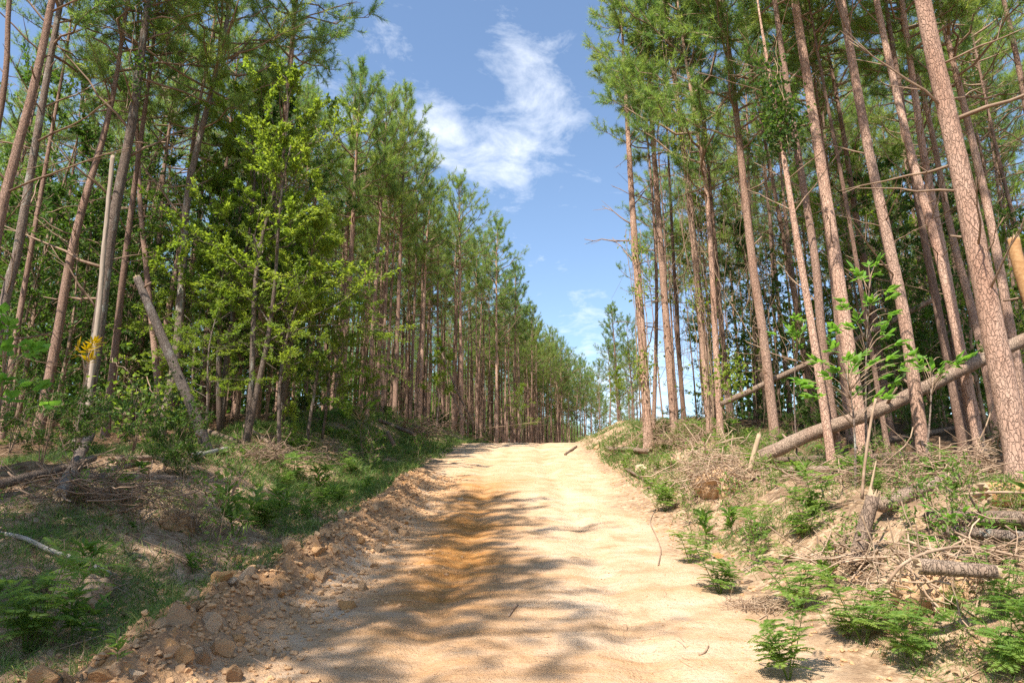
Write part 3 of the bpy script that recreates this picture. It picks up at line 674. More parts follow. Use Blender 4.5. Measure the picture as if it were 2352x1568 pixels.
grow('sapling2', gx_at(1205, 38), 38, 'thin light green sapling by the end of the track', 'sapling', s=1.2, name='sapling')
grow('sapling2', gx_at(825, 19), 19, 'slender sapling with pale stem on the left verge', 'sapling', s=0.62, name='sapling')
grow('sapling', gx_at(1430, 34), 34, 'light green sapling in the sky gap right of the track', 'sapling', s=0.9, name='sapling')
grow('bright', gx_at(500, 16.6), 16.6, 'tall leafy tree behind and left of the brightest one', 'tree', s=1.05, rz=5.2, name='leafy_tree')
grow('drooping', gx_at(700, 16.4), 16.4, 'leafy tree between the low drooping one and the dead-forked pine', 'tree', s=0.95, rz=5.0, name='leafy_tree')
grow('drooping', gx_at(465, 14.0), 14.0, 'small leafy tree right behind the foot of the grey leaning stem', 'tree', s=0.62, rz=2.6, name='leafy_tree')
# dim understorey of the left wood
for k in range(44):
    px = gl.uniform(-80, 640); y = gl.uniform(15.5, 34); x = gx_at(px, y)
    if x > wall_left(y)-0.8: continue
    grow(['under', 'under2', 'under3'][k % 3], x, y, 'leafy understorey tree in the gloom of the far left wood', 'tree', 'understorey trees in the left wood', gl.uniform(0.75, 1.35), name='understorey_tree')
for k in range(26):
    px = gl.uniform(640, 1250); y = gl.uniform(27, 60); x = min(gx_at(px, y), wall_left(y)-gl.uniform(3, 12))
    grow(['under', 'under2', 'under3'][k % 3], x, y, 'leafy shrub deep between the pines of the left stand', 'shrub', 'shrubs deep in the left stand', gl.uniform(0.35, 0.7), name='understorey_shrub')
for k in range(44):
    px = gl.uniform(1520, 2440); y = gl.uniform(15, 30); x = gx_at(px, y)
    if x < wall_right(y)+1.2: continue
    grow(['under', 'sun', 'under2', 'sun2'][k % 4], x, y, 'leafy understorey tree between the trunks of the right stand', 'tree', 'understorey trees in the right stand', gl.uniform(0.5, 1.15), name='understorey_tree')
for k, (px, py, kd, s) in enumerate([(300, 1030, 'bush', 0.62), (375, 1060, 'bush2', 0.6), (250, 985, 'bush3', 0.5), (420, 1085, 'bush2', 0.42), (90, 1060, 'bush', 0.6), (20, 1020, 'bush3', 0.7), (150, 1010, 'bush2', 0.6), (60, 950, 'bush3', 0.8)]):
    p = gpx(px, py+25)
    grow(kd, p[0], p[1], ['green vine-draped bush under the grey leaning stem', 'bright leafy bush at the foot of the grey leaning stem', 'tall bush beside the shaded leaning pine', 'low leafy bush in front of the left log pile',
         'bush behind the criss-crossed logs at left', 'tall dark bush at the far left edge', 'bush between the far left edge and the shaded leaning pine', 'dim bush rising behind the leftmost bush'][k], s=s, name='bush')
for k in range(46):
    if k < 24: y = gl.uniform(9, 26); x = wall_right(y)+gl.uniform(-1.2, 5)
    else: y = gl.uniform(16, 44); x = wall_left(y)-gl.uniform(-1.0, 4)
    right = k < 24
    grow(['bush', 'bush2', 'bush3'][k % 3], x, y, 'low green bush among the trunk feet of the right stand' if right else 'low green bush along the foot of the left stand', 'shrub', 'low bushes in the right stand' if right else 'low bushes along the left stand', gl.uniform(0.25, 0.55), name='bush')

# the mass of wood farther back, past counting
def far_wood():
    global rng
    keep = rng; rng = np.random.default_rng(909); w = MB(); f = MB()
    spots = []
    for k in range(1400):
        if k < 1070:
            y = rng.uniform(28, 130); x = wall_left(y)-rng.uniform(5 if y > 58 else 7, 60 if y < 60 else 34)
        else:
            y = rng.uniform(20, 75); x = wall_right(y)+rng.uniform(14, 50)
            if CX+F*x/(y*CP) < 1560: continue
        px = CX+F*x/(y*CP)
        if px < -200 or px > 2600: continue
        spots.append((x, y))
    P = []; D = []; T = []
    for (x, y) in spots:
        z = float(G(x, y)); H = rng.uniform(13, 16) if x < 4 else rng.uniform(9, 12); H = min(H, sky_cap(x, y)) if -25 < x < 20 else H; r = rng.uniform(0.07, 0.11); lx, ly = rng.normal(size=2)*0.25
        tube(w, [[x, y, z-0.2], [x+lx*0.4, y+ly*0.4, z+H*0.5], [x+lx, y+ly, z+H]], [r, r*0.75, r*0.25], 6, caps=False)
        n = 70; h = rng.uniform(0.55, 1.0, n)**0.8; rr = 2.0*(1.12-h)**0.6*rng.uniform(0.2, 1.0, n); az = rng.uniform(0, 6.28, n)
        P.append(np.stack([x+lx*h+rr*np.cos(az), y+ly*h+rr*np.sin(az), z+h*H], 1)); D.append(np.stack([np.cos(az), np.sin(az), 0.8+0*az], 1))
    P = np.concatenate(P); D = np.concatenate(D); needles(f, P, D, 9, 0.42, 0.035, 0.2)
    o = w.obj('far_wood', M['bark_young']); o['kind'] = 'stuff'; o['label'] = 'ranks of thin pine trunks far back in both stands'; o['category'] = 'forest'
    f.obj('needle_foliage', M['needle'], o, kind='stuff')
    # low leafy growth of the wood behind
    f2 = MB(); n = 46000; y = rng.uniform(22, 125, n); x = wall_left(y)-rng.uniform(6, 44, n); z = G(x, y)
    cl = 0.5+fbm(x*0.35, y*0.35, 3, 55); h = np.abs(rng.normal(size=n))*2.6*np.clip(cl+0.4, 0.2, 1.6)
    leaves(f2, np.stack([x, y, z+h], 1), rng.normal(size=(n, 3)), 0.33, 0.6)
    n = 26000; y = rng.uniform(24, 52, n); x = wall_left(y)-rng.uniform(8, 42, n); z = G(x, y); h = rng.uniform(0, 5.5, n)*np.clip(0.9+fbm(x*0.3, y*0.3, 3, 57), 0.2, 1.5)
    leaves(f2, np.stack([x, y, z+h], 1), rng.normal(size=(n, 3)), 0.30, 0.6)
    n = 30000; y = rng.uniform(20, 60, n); x = wall_right(y)+rng.uniform(3, 34, n); z = G(x, y); h = np.abs(rng.normal(size=n))*2.6
    k = (CX+F*x/(y*CP)) > 1540
    leaves(f2, np.stack([x, y, z+h], 1)[k], rng.normal(size=(n, 3))[k], 0.30, 0.6)
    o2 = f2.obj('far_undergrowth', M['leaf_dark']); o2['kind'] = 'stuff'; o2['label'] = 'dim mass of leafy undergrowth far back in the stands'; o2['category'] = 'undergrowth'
    rng = keep
far_wood()

# ------------------------------------------------------------------ fallen wood
def log(label, path, wpx, Y=None, mat='bark_log', lift=0.5, ends=(1, 1), n=14, rough=0.05, taper=0.85, stubs=2, group=None, name='fallen_log', endmat='pale_wood', lie=False):
    W = []
    for i, p in enumerate(path):
        if lie: W.append(gpx(p[0], p[1], 26))
        elif len(p) == 3: W.append(at(p[0], p[1], p[2]))
        elif Y is not None: W.append(at(p[0], p[1], Y))
        else: W.append(gpx(*p))
    W = np.array(W); dia = wpx/F*np.linalg.norm(W-EYE, axis=1).mean()
    if lie:
        t = np.linspace(0, 1, 12)[:, None]; S = W[0]*(1-t)+W[-1]*t; W = S[[0, 4, 8, 11]]; W[:, 2] += np.max(G(S[:, 0], S[:, 1])-S[:, 2])*0.9+dia*0.42
    elif Y is None and len(path[0]) == 2: W[:, 2] += dia*lift
    base = W.mean(0); loc = W-base
    root = thing(name, label, 'log' if dia > 0.06 else 'branch', base, group)
    Lt = np.linalg.norm(np.diff(loc, axis=0), axis=1).sum(); m = max(8, int(Lt/0.07)); P = smooth_path(loc, m)
    P += np.cumsum(rng.normal(size=(m, 3))*dia*0.012, axis=0)
    r = dia/2*np.linspace(1, taper, m); mb = MB(); tube(mb, P, r, n, bark_disp(dia, rng.random()*50, dia*rough), caps=True)
    o = mb.obj('stem', M[mat], root)
    for e, on in zip((0, -1), ends):
        if not on: continue
        d = norm(P[0]-P[1]) if e == 0 else norm(P[-1]-P[-2]); k = 22; th = np.arange(k)/k*6.283
        a = norm(np.cross(d, [0.3, 0.2, 1])); b_ = np.cross(d, a); rr = r[e]
        ring = P[e]+(np.cos(th)[:, None]*a+np.sin(th)[:, None]*b_)*rr*0.97; sp = ring*0.97+P[e]*0.03+d*(((0.15+0.55*rng.random((k, 1)))*(np.arange(k)[:, None] % 2)+0.55*(0.5+0.5*np.cos(th-rng.uniform(0, 6.28)))[:, None]*rng.random((k, 1)))*rr*on); c = P[e]-d*rr*0.25
        V_ = np.vstack([ring-d*0.01, sp, c]); i = np.arange(k); j = (i+1) % k
        q = np.stack([i, j, k+j, k+i], 1); t = np.stack([k+i, k+j, np.full(k, 2*k)], 1)
        mb = MB(); mb.add(V_, t, q); mb.obj('broken_end', M[endmat], root, smooth=False)
    for s in range(stubs):
        j = int(rng.integers(1, m-1)); az = perp(norm(P[min(j+1, m-1)]-P[j])[None])[0]; az[2] = abs(az[2]); b_ = link('branch_stub', DEADB[7+s % 2], o); b_.location = P[j]+az*r[j]*0.7; b_.rotation_euler = rot_to(az); sc_ = max(0.25, dia/0.18); b_.scale = (sc_*0.8, sc_*0.8, sc_*rng.uniform(0.5, 1.1))
    return root
log('long fallen pine leaning up through the right stand from the bank', [(1748, 1048, 12.2), (1850, 1000, 11.9), (2000, 950, 11.5), (2150, 880, 11.2), (2270, 822, 11.0), (2420, 750, 10.8)], 28, 1, stubs=6, n=20)
log('thin bare leaning stem behind the long fallen pine', [(1655, 928, 16.4), (1838, 843, 16.0), (2000, 765, 15.6), (2160, 680, 15.2)], 12, 1, mat='bark_log', ends=(0, 0))
log('straight slim log lying level behind the broken stump', [(1755, 1074, 10.8), (2000, 1066, 10.2), (2310, 1054, 9.6)], 13, 1, mat='bark_log', stubs=4, lie=True)
log('short thick piece of log lying under the level slim log', [(1796, 1086, 10.3), (1890, 1088, 10.1), (1975, 1084, 10.0)], 15, 1, lie=True)
log('level slim log farthest back on the right bank', [(1990, 1040, 12.4), (2120, 1018, 12.0), (2240, 990, 11.6)], 12, 1, lie=True)
log('snapped log with a pale torn end beside the broken stump', [(2028, 1206, 6.5), (2110, 1172, 6.6), (2201, 1131, 6.7)], 27, 1, ends=(0, 1.5), n=20, lie=True)
log('thick orange log stripped of bark at the right edge', [(2268, 1168, 6.9), (2330, 1166, 6.8), (2480, 1160, 6.6)], 46, 1, mat='orange_wood', n=20, stubs=0, lie=True)
log('bark-covered log lying below the stripped orange one', [(2140, 1214, 6.4), (2250, 1218, 6.3), (2450, 1226, 6.1)], 31, 1, n=20, lie=True)
log('grey log lying lowest of the three at the right edge', [(2168, 1240, 6.0), (2270, 1248, 5.9), (2440, 1262, 5.8)], 22, 1, mat='bark_grey', n=16, lie=True)
log('short log jutting over the undercut root plate', [(2112, 1300, 5.0), (2190, 1306, 4.95), (2286, 1314, 4.9)], 30, 1, n=18, ends=(1, 1))
log('short dark log on the right lip of the track crest', [(1393, 1036), (1440, 1038), (1494, 1043)], 12)
log('dark stick lying at the crest of the track', [(1298, 1046), (1324, 1027)], 5, stubs=0, name='fallen_branch')
log('straight stick sloping down the right bank toward the track', [(1436, 1078), (1502, 1118)], 7, stubs=0, name='fallen_branch')
log('leaning upright stake of broken pine by the foot of the long fallen pine', [(1721, 1085, 11.6), (1732, 1040, 11.6), (1744, 998, 11.6)], 11, 1, mat='pale_wood', ends=(0, 1.5), stubs=0, name='broken_stake')
log('grey crooked stem standing bare in front of the fallen logs', [(1980, 1145, 7.0), (1986, 1070, 7.0), (2002, 960, 7.0), (2012, 915, 7.0)], 6, 1, mat='twig', ends=(0, 0), stubs=2, name='bare_stem')
log('grey arching branch over the right root plate', [(2040, 1340, 5.2), (2065, 1302, 5.2), (2130, 1268, 5.3), (2230, 1255, 5.4), (2400, 1290, 5.3)], 6, 1, mat='twig', ends=(0, 0), stubs=1, name='fallen_branch')
log('pale peeled branch reaching over the logs at the right edge', [(2200, 1136, 6.3), (2290, 1130, 6.2), (2420, 1134, 6.1)], 5, 1, mat='twig', ends=(0, 0), stubs=1, name='fallen_branch')
# left
log('long log of the left pile running out of the frame', [(-40, 1152), (60, 1125), (142, 1100), (212, 1074)], 16, lift=1.2)
log('upper log of the left pile with a broken knob', [(262, 1068, 11.2), (349, 1059, 11.4)], 14, 1, lie=True)
log('slanting middle log of the left pile', [(222, 1094, 10.4), (337, 1073, 10.8)], 12, 1, lie=True)
log('lowest level log of the left pile', [(187, 1106, 9.8), (300, 1104, 9.8), (400, 1111, 9.8)], 15, 1, mat='bark_grey', lie=True)
log('short grey log pointing at the foot of the grey leaning stem', [(439, 1060, 11.4), (523, 1038, 11.8)], 12, 1, mat='grey_wood', lie=True)
log('grey log lying just behind the short one at the leaning stem', [(425, 1051, 11.9), (475, 1046, 12.0)], 9, 1, mat='grey_wood', lie=True)
log('shaded log running down toward the camera below the leaning pine', [(202, 1036, 11.6), (165, 1110, 9.4), (125, 1200, 7.6)], 21, 1, mat='bark_grey', n=18, ends=(0, 1), lie=True)
log('white weathered branch on the shaded left verge', [(-30, 1232), (50, 1252), (112, 1274), (190, 1306), (265, 1335)], 9, mat='grey_wood', lift=0.9, ends=(0, 0), stubs=3, name='fallen_branch')
log('log slanting down right of the grey leaning stem', [(476, 1000, 12.2), (551, 1030, 12.6)], 13, 1, lie=True)
log('thin broken pole leaning by the mossy trunk', [(559, 989, 13.2), (640, 1046, 12.8)], 9, 1, stubs=1, lie=True)
log('thin branch lying across the left verge below the log pile', [(145, 1200), (250, 1192), (325, 1170)], 5, name='fallen_branch', mat='twig', lift=1.0, ends=(0, 0))
log('log sloping out of the left stand toward the verge', [(873, 966, 23), (952, 997, 21.5)], 9, 1)
log('pale leaning pole propped against the left stand', [(1015, 812, 31), (1050, 900, 30.5), (1090, 977, 30)], 4.5, 1, mat='bark_log', stubs=0, ends=(0, 0))
log('pale leaning pole lower and left of its longer neighbour', [(1020, 872, 30.2), (1072, 975, 29.5)], 4.5, 1, mat='bark_log', stubs=0, ends=(0, 0))
log('short dark post leaning at the left stand edge', [(905, 1022), (890, 990)], 9, Y=18.5, mat='bark_grey', stubs=0)
log('horizontal thin pole lying before the left stand by the crest', [(1100, 985, 27), (1240, 968, 27)], 1.3, 1, mat='twig', stubs=0, ends=(0, 0), name='fallen_branch')
log('small curved stick lying in the middle of the track', [(1168, 1418), (1180, 1402), (1189, 1390)], 4, mat='twig', stubs=1, ends=(0, 0), name='stick')
log('dark little stick on the right of the track near the camera', [(1606, 1508), (1618, 1500), (1628, 1488)], 4, mat='twig', stubs=0, ends=(0, 0), name='stick')
log('bent brown root hanging down the right bank to the track', [(1512, 1300), (1518, 1265), (1506, 1230), (1494, 1200), (1506, 1172)], 2.4, mat='dead_limb', stubs=0, ends=(0, 0), lift=0.8, name='hanging_root')
# grey stem snapped over and leaning right, pale snag, broken stump
log('grey dead stem leaning steeply at left, snapped off above', [(478, 1040, 12.3), (440, 930, 12.2), (385, 800, 12.1), (340, 690, 12.0), (318, 640, 12.0)], 24, 1, mat='bark_grey_dark', taper=0.62, n=20, ends=(0, 1), name='leaning_dead_stem', stubs=4)
log('pale bare snag standing against the tall shaded pine', [(200, 960, 12.9), (228, 700, 12.9), (240, 560, 12.9), (260, 360, 12.9)], 10, 1, mat='snag_wood', taper=0.8, ends=(0, 1.2), stubs=1, name='standing_snag')
log('vertical snapped pine snag with orange wood at the far right edge', [(2372, 700, 11.0), (2340, 600, 11.0), (2330, 550, 11.0)], 26, 1, mat='orange_wood', taper=0.75, ends=(1, 1), stubs=2, name='standing_snag')
st = log('splintered pine stump standing on the right bank', [(1966, 1300, 6.7), (1985, 1215, 6.7), (2006, 1140, 6.7)], 31, 1, taper=0.78, n=20, ends=(0, 2.6), name='broken_stump', stubs=0)
log('long pale splinter rising from behind the broken stump', [(1990, 1190, 6.85), (2002, 1110, 6.85), (2012, 1058, 6.85)], 9, 1, mat='pale_wood', taper=0.2, ends=(0, 0), stubs=0, name='wood_splinter')

# ------------------------------------------------------------------ brush, root wads
def brush(name, label, c, size, n, L=(0.3, 0.9), r=(0.003, 0.011), mat='root', flat=0.5, cat='brush', core=None, seed=1, parts=('twig_tangle',)):
    global rng
    keep = rng; rng = np.random.default_rng(seed); root = thing(name, label, cat, c); mb = MB()
    for i in range(n):
        p = rng.normal(size=3)*np.array(size)*0.42; p[2] = abs(p[2]); d = norm(rng.normal(size=3)*np.array([1, 1, flat])); l = rng.uniform(*L); t = np.linspace(-0.5, 0.5, 6)[:, None]
        cv = rng.normal(size=3)*0.4*l; P = p+d*t*l+cv*(t**2)+rng.normal(size=(6, 3))*0.02*l; P[:, 2] = np.maximum(P[:, 2], -0.12)
        rr = rng.uniform(*r); tube(mb, P, rr*np.linspace(1, 0.35, 6), 4 if rr > 0.007 else 3, caps=False)
    mb.obj(parts[0], M[mat], root, kind='stuff')
    if core:
        cb = MB(); v, t = ico(4); v = v*(1+0.55*fbm(v[:, 0]*2.2+seed, v[:, 1]*2.2+v[:, 2]*1.7, 5, seed, 0.62)[:, None])*np.array(core); cb.add(v, t); cb.obj('soil_lump', M['clod'], root)
    rng = keep; return root
def ico(sub):
    p = (1+5**.5)/2; v = np.array([[-1, p, 0], [1, p, 0], [-1, -p, 0], [1, -p, 0], [0, -1, p], [0, 1, p], [0, -1, -p], [0, 1, -p], [p, 0, -1], [p, 0, 1], [-p, 0, -1], [-p, 0, 1]], float)
    t = np.array([[0,11,5],[0,5,1],[0,1,7],[0,7,10],[0,10,11],[1,5,9],[5,11,4],[11,10,2],[10,7,6],[7,1,8],[3,9,4],[3,4,2],[3,2,6],[3,6,8],[3,8,9],[4,9,5],[2,4,11],[6,2,10],[8,6,7],[9,8,1]])
    v = norm(v)
    for _ in range(sub):
        e = {}; vl = list(v); nt_ = []
        def mid(a, b):
            k = (min(a, b), max(a, b))
            if k not in e: e[k] = len(vl); vl.append(norm((vl[a]+vl[b])/2))
            return e[k]
        for a, b, c in t:
            ab, bc, ca = mid(a, b), mid(b, c), mid(c, a); nt_ += [[a, ab, ca], [b, bc, ab], [c, ca, bc], [ab, bc, ca]]
        v = np.array(vl); t = np.array(nt_)
    return v, t
brush('root_wad', 'tangled brown root wad on the right bank below the leaning log', gpx(1650, 1120), (0.75, 0.7, 0.75), 420, (0.3, 0.9), mat='root', core=(0.35, 0.35, 0.3), seed=31)
brush('brush_pile', 'heap of dry pale branches at the foot of the second right pine', gpx(1570, 1020), (1.3, 1.0, 0.6), 260, (0.4, 1.3), seed=32, mat='twig')
brush('brush_pile', 'dry brush spread between the level logs and the broken stump', gpx(2090, 1110), (1.7, 1.1, 0.25), 240, (0.4, 1.3), seed=33, mat='twig', flat=0.25)
brush('brush_pile', 'dry roots and twigs heaped round the broken stump', gpx(2000, 1300), (0.6, 0.4, 0.2), 120, (0.3, 0.9), seed=34, mat='root', flat=0.35)
brush('brush_pile', 'twiggy debris lying over the logs at the right edge', gpx(2290, 1290), (0.7, 0.3, 0.15), 70, (0.3, 1.0), seed=35, mat='twig', flat=0.25)
brush('root_plate', 'upturned sandy root plate with hanging roots, lower right', gpx(2190, 1390)+np.array([0, 0.1, 0.0]), (0.6, 0.4, 0.45), 190, (0.2, 0.6), mat='root', core=(0.34, 0.2, 0.24), seed=36, flat=1.6, cat='root plate')
brush('root_wad', 'grey matted root ball on the shaded left verge', gpx(410, 1215), (0.4, 0.35, 0.35), 260, (0.15, 0.4), (0.002, 0.006), 'twig', core=(0.2, 0.18, 0.16), seed=37)
brush('root_wad', 'dark uprooted root clump beside the white branch at left', gpx(155, 1375), (0.4, 0.35, 0.3), 200, (0.15, 0.45), (0.002, 0.007), 'dead_limb', core=(0.25, 0.25, 0.18), seed=38)
brush('brush_pile', 'dead branches piled under the criss-crossed left logs', gpx(210, 1150), (1.3, 0.9, 0.35), 220, (0.4, 1.2), seed=39, mat='dead_limb', flat=0.3)
brush('brush_pile', 'dead branches banked along the foot of the mossy trunk', gpx(600, 1055), (1.6, 0.7, 0.3), 260, (0.4, 1.2), seed=40, mat='dead_limb', flat=0.3)
brush('brush_pile', 'low heap of brown brush at the lower edge of the right bank', gpx(1740, 1400), (0.35, 0.25, 0.12), 160, (0.15, 0.4), (0.002, 0.006), 'root', seed=41, flat=0.3)
brush('brush_pile', 'pile of broken branches on the left lip of the track crest', gpx(1120, 1003), (2.2, 1.0, 0.5), 220, (0.6, 1.8), (0.006, 0.02), 'twig', seed=42, flat=0.3)
brush('brush_pile', 'brown brush heap at the foot of the left stand', gpx(930, 1000), (2.0, 1.0, 0.5), 200, (0.6, 1.8), (0.006, 0.02), 'dead_limb', seed=43, flat=0.4)
brush('brush_pile', 'dry brush under the two twin trunks at right', gpx(2210, 1085), (1.4, 0.9, 0.35), 260, (0.4, 1.2), seed=44, mat='twig', flat=0.3)

# ------------------------------------------------------------------ clods along the left edge of the track
ROCK = []
for i in range(7):
    v, t = ico(2); g = np.random.default_rng(50+i); v = v*np.array([1, g.uniform(0.7, 1), g.uniform(0.55, 0.85)])
    for c in range(13):
        nrm = norm(g.normal(size=3)); d = g.uniform(0.32, 0.62); k = v@nrm-d; v = v-np.maximum(k, 0)[:, None]*nrm
    v = v*1.45*(1+0.22*fbm(v[:, 0]*3.5+i, v[:, 1]*3.5+v[:, 2]*2, 3, i)[:, None]); mb = MB(); mb.add(v, t); ROCK.append(mb.mesh('clay_clod', M['clod'], False))
def rock(p, s, label, group=None, v=None, name='clay_clod'):
    o = link(name, ROCK[int(gl.integers(0, 7)) if v is None else v]); o.location = (p[0], p[1], p[2]+s*0.05); o.rotation_euler = gl.uniform(-0.5, 0.5, 3)+np.array([0, 0, gl.uniform(0, 6.28)]); o.scale = (s*gl.uniform(0.85, 1.2), s*gl.uniform(0.8, 1.1), s*gl.uniform(0.8, 1.15))
    return tag(o, label, 'clod', group)
for (px, py, w, lab) in [(492, 1440, 62, 'largest upright orange clod on the left edge of the track'), (548, 1480, 40, 'orange clod just right of the largest upright one'), (415, 1510, 50, 'angular tan clod below the largest orange one'),
                         (460, 1520, 46, 'pale broad clod in the near heap, left edge'), (500, 1500, 52, 'brown clod below the largest upright one'), (230, 1555, 46, 'bright orange clod at the bottom edge of the picture'),
                         (262, 1560, 36, 'yellow-orange clod beside the bright one at the bottom edge'), (310, 1562, 44, 'pale sandy clod at the bottom edge'), (540, 1560, 50, 'flat orange clod at the bottom edge near the track'), (580, 1500, 26, 'small round clod at the near heap edge'),
                         (885, 1245, 30, 'smooth pale clod highest on the berm edge'), (905, 1215, 24, 'pale clod near the far end of the berm'), (865, 1265, 34, 'grey-white clod in the middle of the berm'), (705, 1345, 34, 'brown clod pile top in the middle berm'),
                         (740, 1320, 30, 'clod on the berm beside the pile top'), (545, 1290, 34, 'lone orange clod back on the shaded left verge'), (565, 1330, 40, 'rounded grey clod half buried in the left verge'), (780, 1235, 26, 'orange clod behind the berm')]:
    p = gpx(px, py); rock(p, w/F*p[1]*0.5, lab)
bx = []
for k in range(270):
    y = gl.uniform(4.0, 15.5)**1.0; s = gl.normal(0.42, 0.40); x = xroad(y)-HW-float(edge_noise(np.array(-1.0), np.array(y)))-s
    near = y < 7.5
    rock(gpt(x, y), (0.018+0.07*gl.random()**2.4)*(1.1 if near else 1.0), 'small dry clay clod in the near half of the broken berm' if near else 'small dry clay clod in the far half of the broken berm', 'clods in the near berm' if near else 'clods in the far berm')
for (px, py, w, lab) in [(1470, 1085, 40, 'pale block of clay exposed high on the right bank'), (1655, 1280, 26, 'cream clod among the weeds of the right bank'), (1870, 1560, 26, 'cream clod at the bottom edge, right of the track'), (2320, 1500, 34, 'pale clod in the lower right corner'), (915, 1035, 20, 'pale clay lump at the left of the track crest'), (1100, 985, 14, 'orange clay lump at the far left lip'), (1370, 1030, 18, 'broken orange clay lump at the right lip')]:
    p = gpx(px, py); rock(p, w/F*p[1]*0.5, lab)
def crumbs():
    mb = MB(); v0, t0 = ico(0)
    def put(x, y, s):
        z = G(x, y)
        for a, b_, c, d in zip(x, y, z, s): mb.add(v0*d*rng.uniform(0.6, 1.2, 3)*np.array([1, 1, 0.7])+np.array([a, b_, c+d*0.2])+rng.normal(size=(12, 3))*d*0.15, t0)
    n = 9000; y = rng.uniform(3.8, 17, n); s = rng.normal(0.3, 0.45, n); x = xroad(y)-HW-edge_noise(-np.ones(n), y)-s; put(x, y, 0.005+0.032*rng.random(n)**2.2)
    n = 3200; y = 3.8+16*rng.random(n)**1.5; x = xroad(y)+rng.uniform(-2, 2, n); put(x, y, 0.003+0.009*rng.random(n)**2)
    n = 900; y = rng.uniform(4, 20, n); x = xroad(y)+HW+np.abs(rng.normal(0.3, 0.8, n)); put(x, y, rng.uniform(0.006, 0.028, n))
    o = mb.obj('clay_crumbs', M['clod'], smooth=False); o['kind'] = 'stuff'; o['label'] = 'scattered crumbs of dry clay along the track'; o['category'] = 'soil'
crumbs()

# ------------------------------------------------------------------ weeds, ferns, grass
def frond(mb, p0, d, L, pairs, pl, pw, droop=0.35):
    t = np.linspace(0, 1, pairs+1); P = p0+np.outer(t, d)*L+np.outer(t**2, [0, 0, -1.0])*droop*L
    T = norm(np.gradient(P, axis=0)); S = norm(np.cross(T, np.array([0, 0, 1.0])))
    pos = np.concatenate([P[1:], P[1:]]); env = np.sin(np.clip(t[1:]*0.9+0.1, 0, 1)*math.pi)**0.7
    dd = np.concatenate([S[1:]+T[1:]*0.5, -S[1:]+T[1:]*0.5]); n = len(pos); ln = np.concatenate([env, env])[:, None]*pl; dn = norm(dd); nr = norm(np.tile([0, 0, 1.0], (n, 1))+rng.normal(size=(n, 3))*0.45); sv = np.cross(dn, nr)*pw*0.5
    mid = pos+dn*ln*0.5; V_ = np.stack([pos, mid+sv, pos+dn*ln-nr*ln*0.15, mid-sv], 1); b_ = np.arange(n)[:, None]*4
    mb.add(V_.reshape(-1, 3), np.concatenate([b_+np.array([0, 1, 2]), b_+np.array([0, 2, 3])]), None, np.full(n*4, rng.random()))
WEED = []
for i in range(4):      # feathery weeds
    s = MB(); f = MB(); ns = [3, 4, 2, 5][i]
    for a in range(ns):
        az = rng.uniform(0, 6.28); lean = rng.uniform(0.15, 0.6); h = rng.uniform(0.3, 0.5); e = np.array([math.cos(az)*lean*h, math.sin(az)*lean*h, h])
        tube(s, [[0, 0, -0.03], e*0.5+rng.normal(size=3)*0.01, e], [0.005, 0.004, 0.002], 4)
        for b_ in range(18):
            u = rng.uniform(0.2, 1.0); a2 = b_*2.4+rng.normal()*0.3; el = rng.uniform(0.15, 0.8); frond(f, e*u, np.array([math.cos(a2)*math.cos(el), math.sin(a2)*math.cos(el), math.sin(el)]), rng.uniform(0.13, 0.24), 13, 0.052, 0.0125)
    WEED.append((s.mesh('stalk', M['weed']), f.mesh('fronds', M['weed'])))
for i in range(3):      # broad lance-leaved weeds
    s = MB(); f = MB()
    for a in range([1, 2, 3][i]):
        az = rng.uniform(0, 6.28); h = rng.uniform(0.28, 0.5); e = np.array([math.cos(az)*0.25*h*i, math.sin(az)*0.25*h*i, h]); tube(s, [[0, 0, -0.03], e*0.5, e], [0.006, 0.005, 0.003], 4)
        k = 26; u = rng.uniform(0.25, 1.0, k)[:, None]; a2 = np.arange(k)*2.4; el = rng.uniform(0.1, 0.9, k); leaves(f, e*u, np.stack([np.cos(a2)*np.cos(el), np.sin(a2)*np.cos(el), np.sin(el)], 1), 0.16, 0.24, up=1.5)
    WEED.append((s.mesh('stalk', M['weed']), f.mesh('leaf_foliage', M['weed'])))
for i in range(3):      # small leafy seedlings
    w, f = broadleaf(0.5, 0.25, 9, 170, 0.055, 700+i, lo=0.2, rad=0.006, wob=0.05); WEED.append((w.mesh('stalk', M['twig']), f.mesh('leaf_foliage', M['weed'])))
def weed(p, s, v, label, group=None, name='weed', cat='weed'):
    r = thing(name, label, cat, (p[0], p[1], p[2]), group); r.rotation_euler = (gl.normal()*0.1, gl.normal()*0.1, gl.uniform(0, 6.28)); r.scale = (s, s, s*gl.uniform(0.85, 1.15))
    a, b_ = WEED[v]; link('stalk', a, r); link('frond_foliage' if v < 4 else 'leaf_foliage', b_, r, kind='stuff'); return r
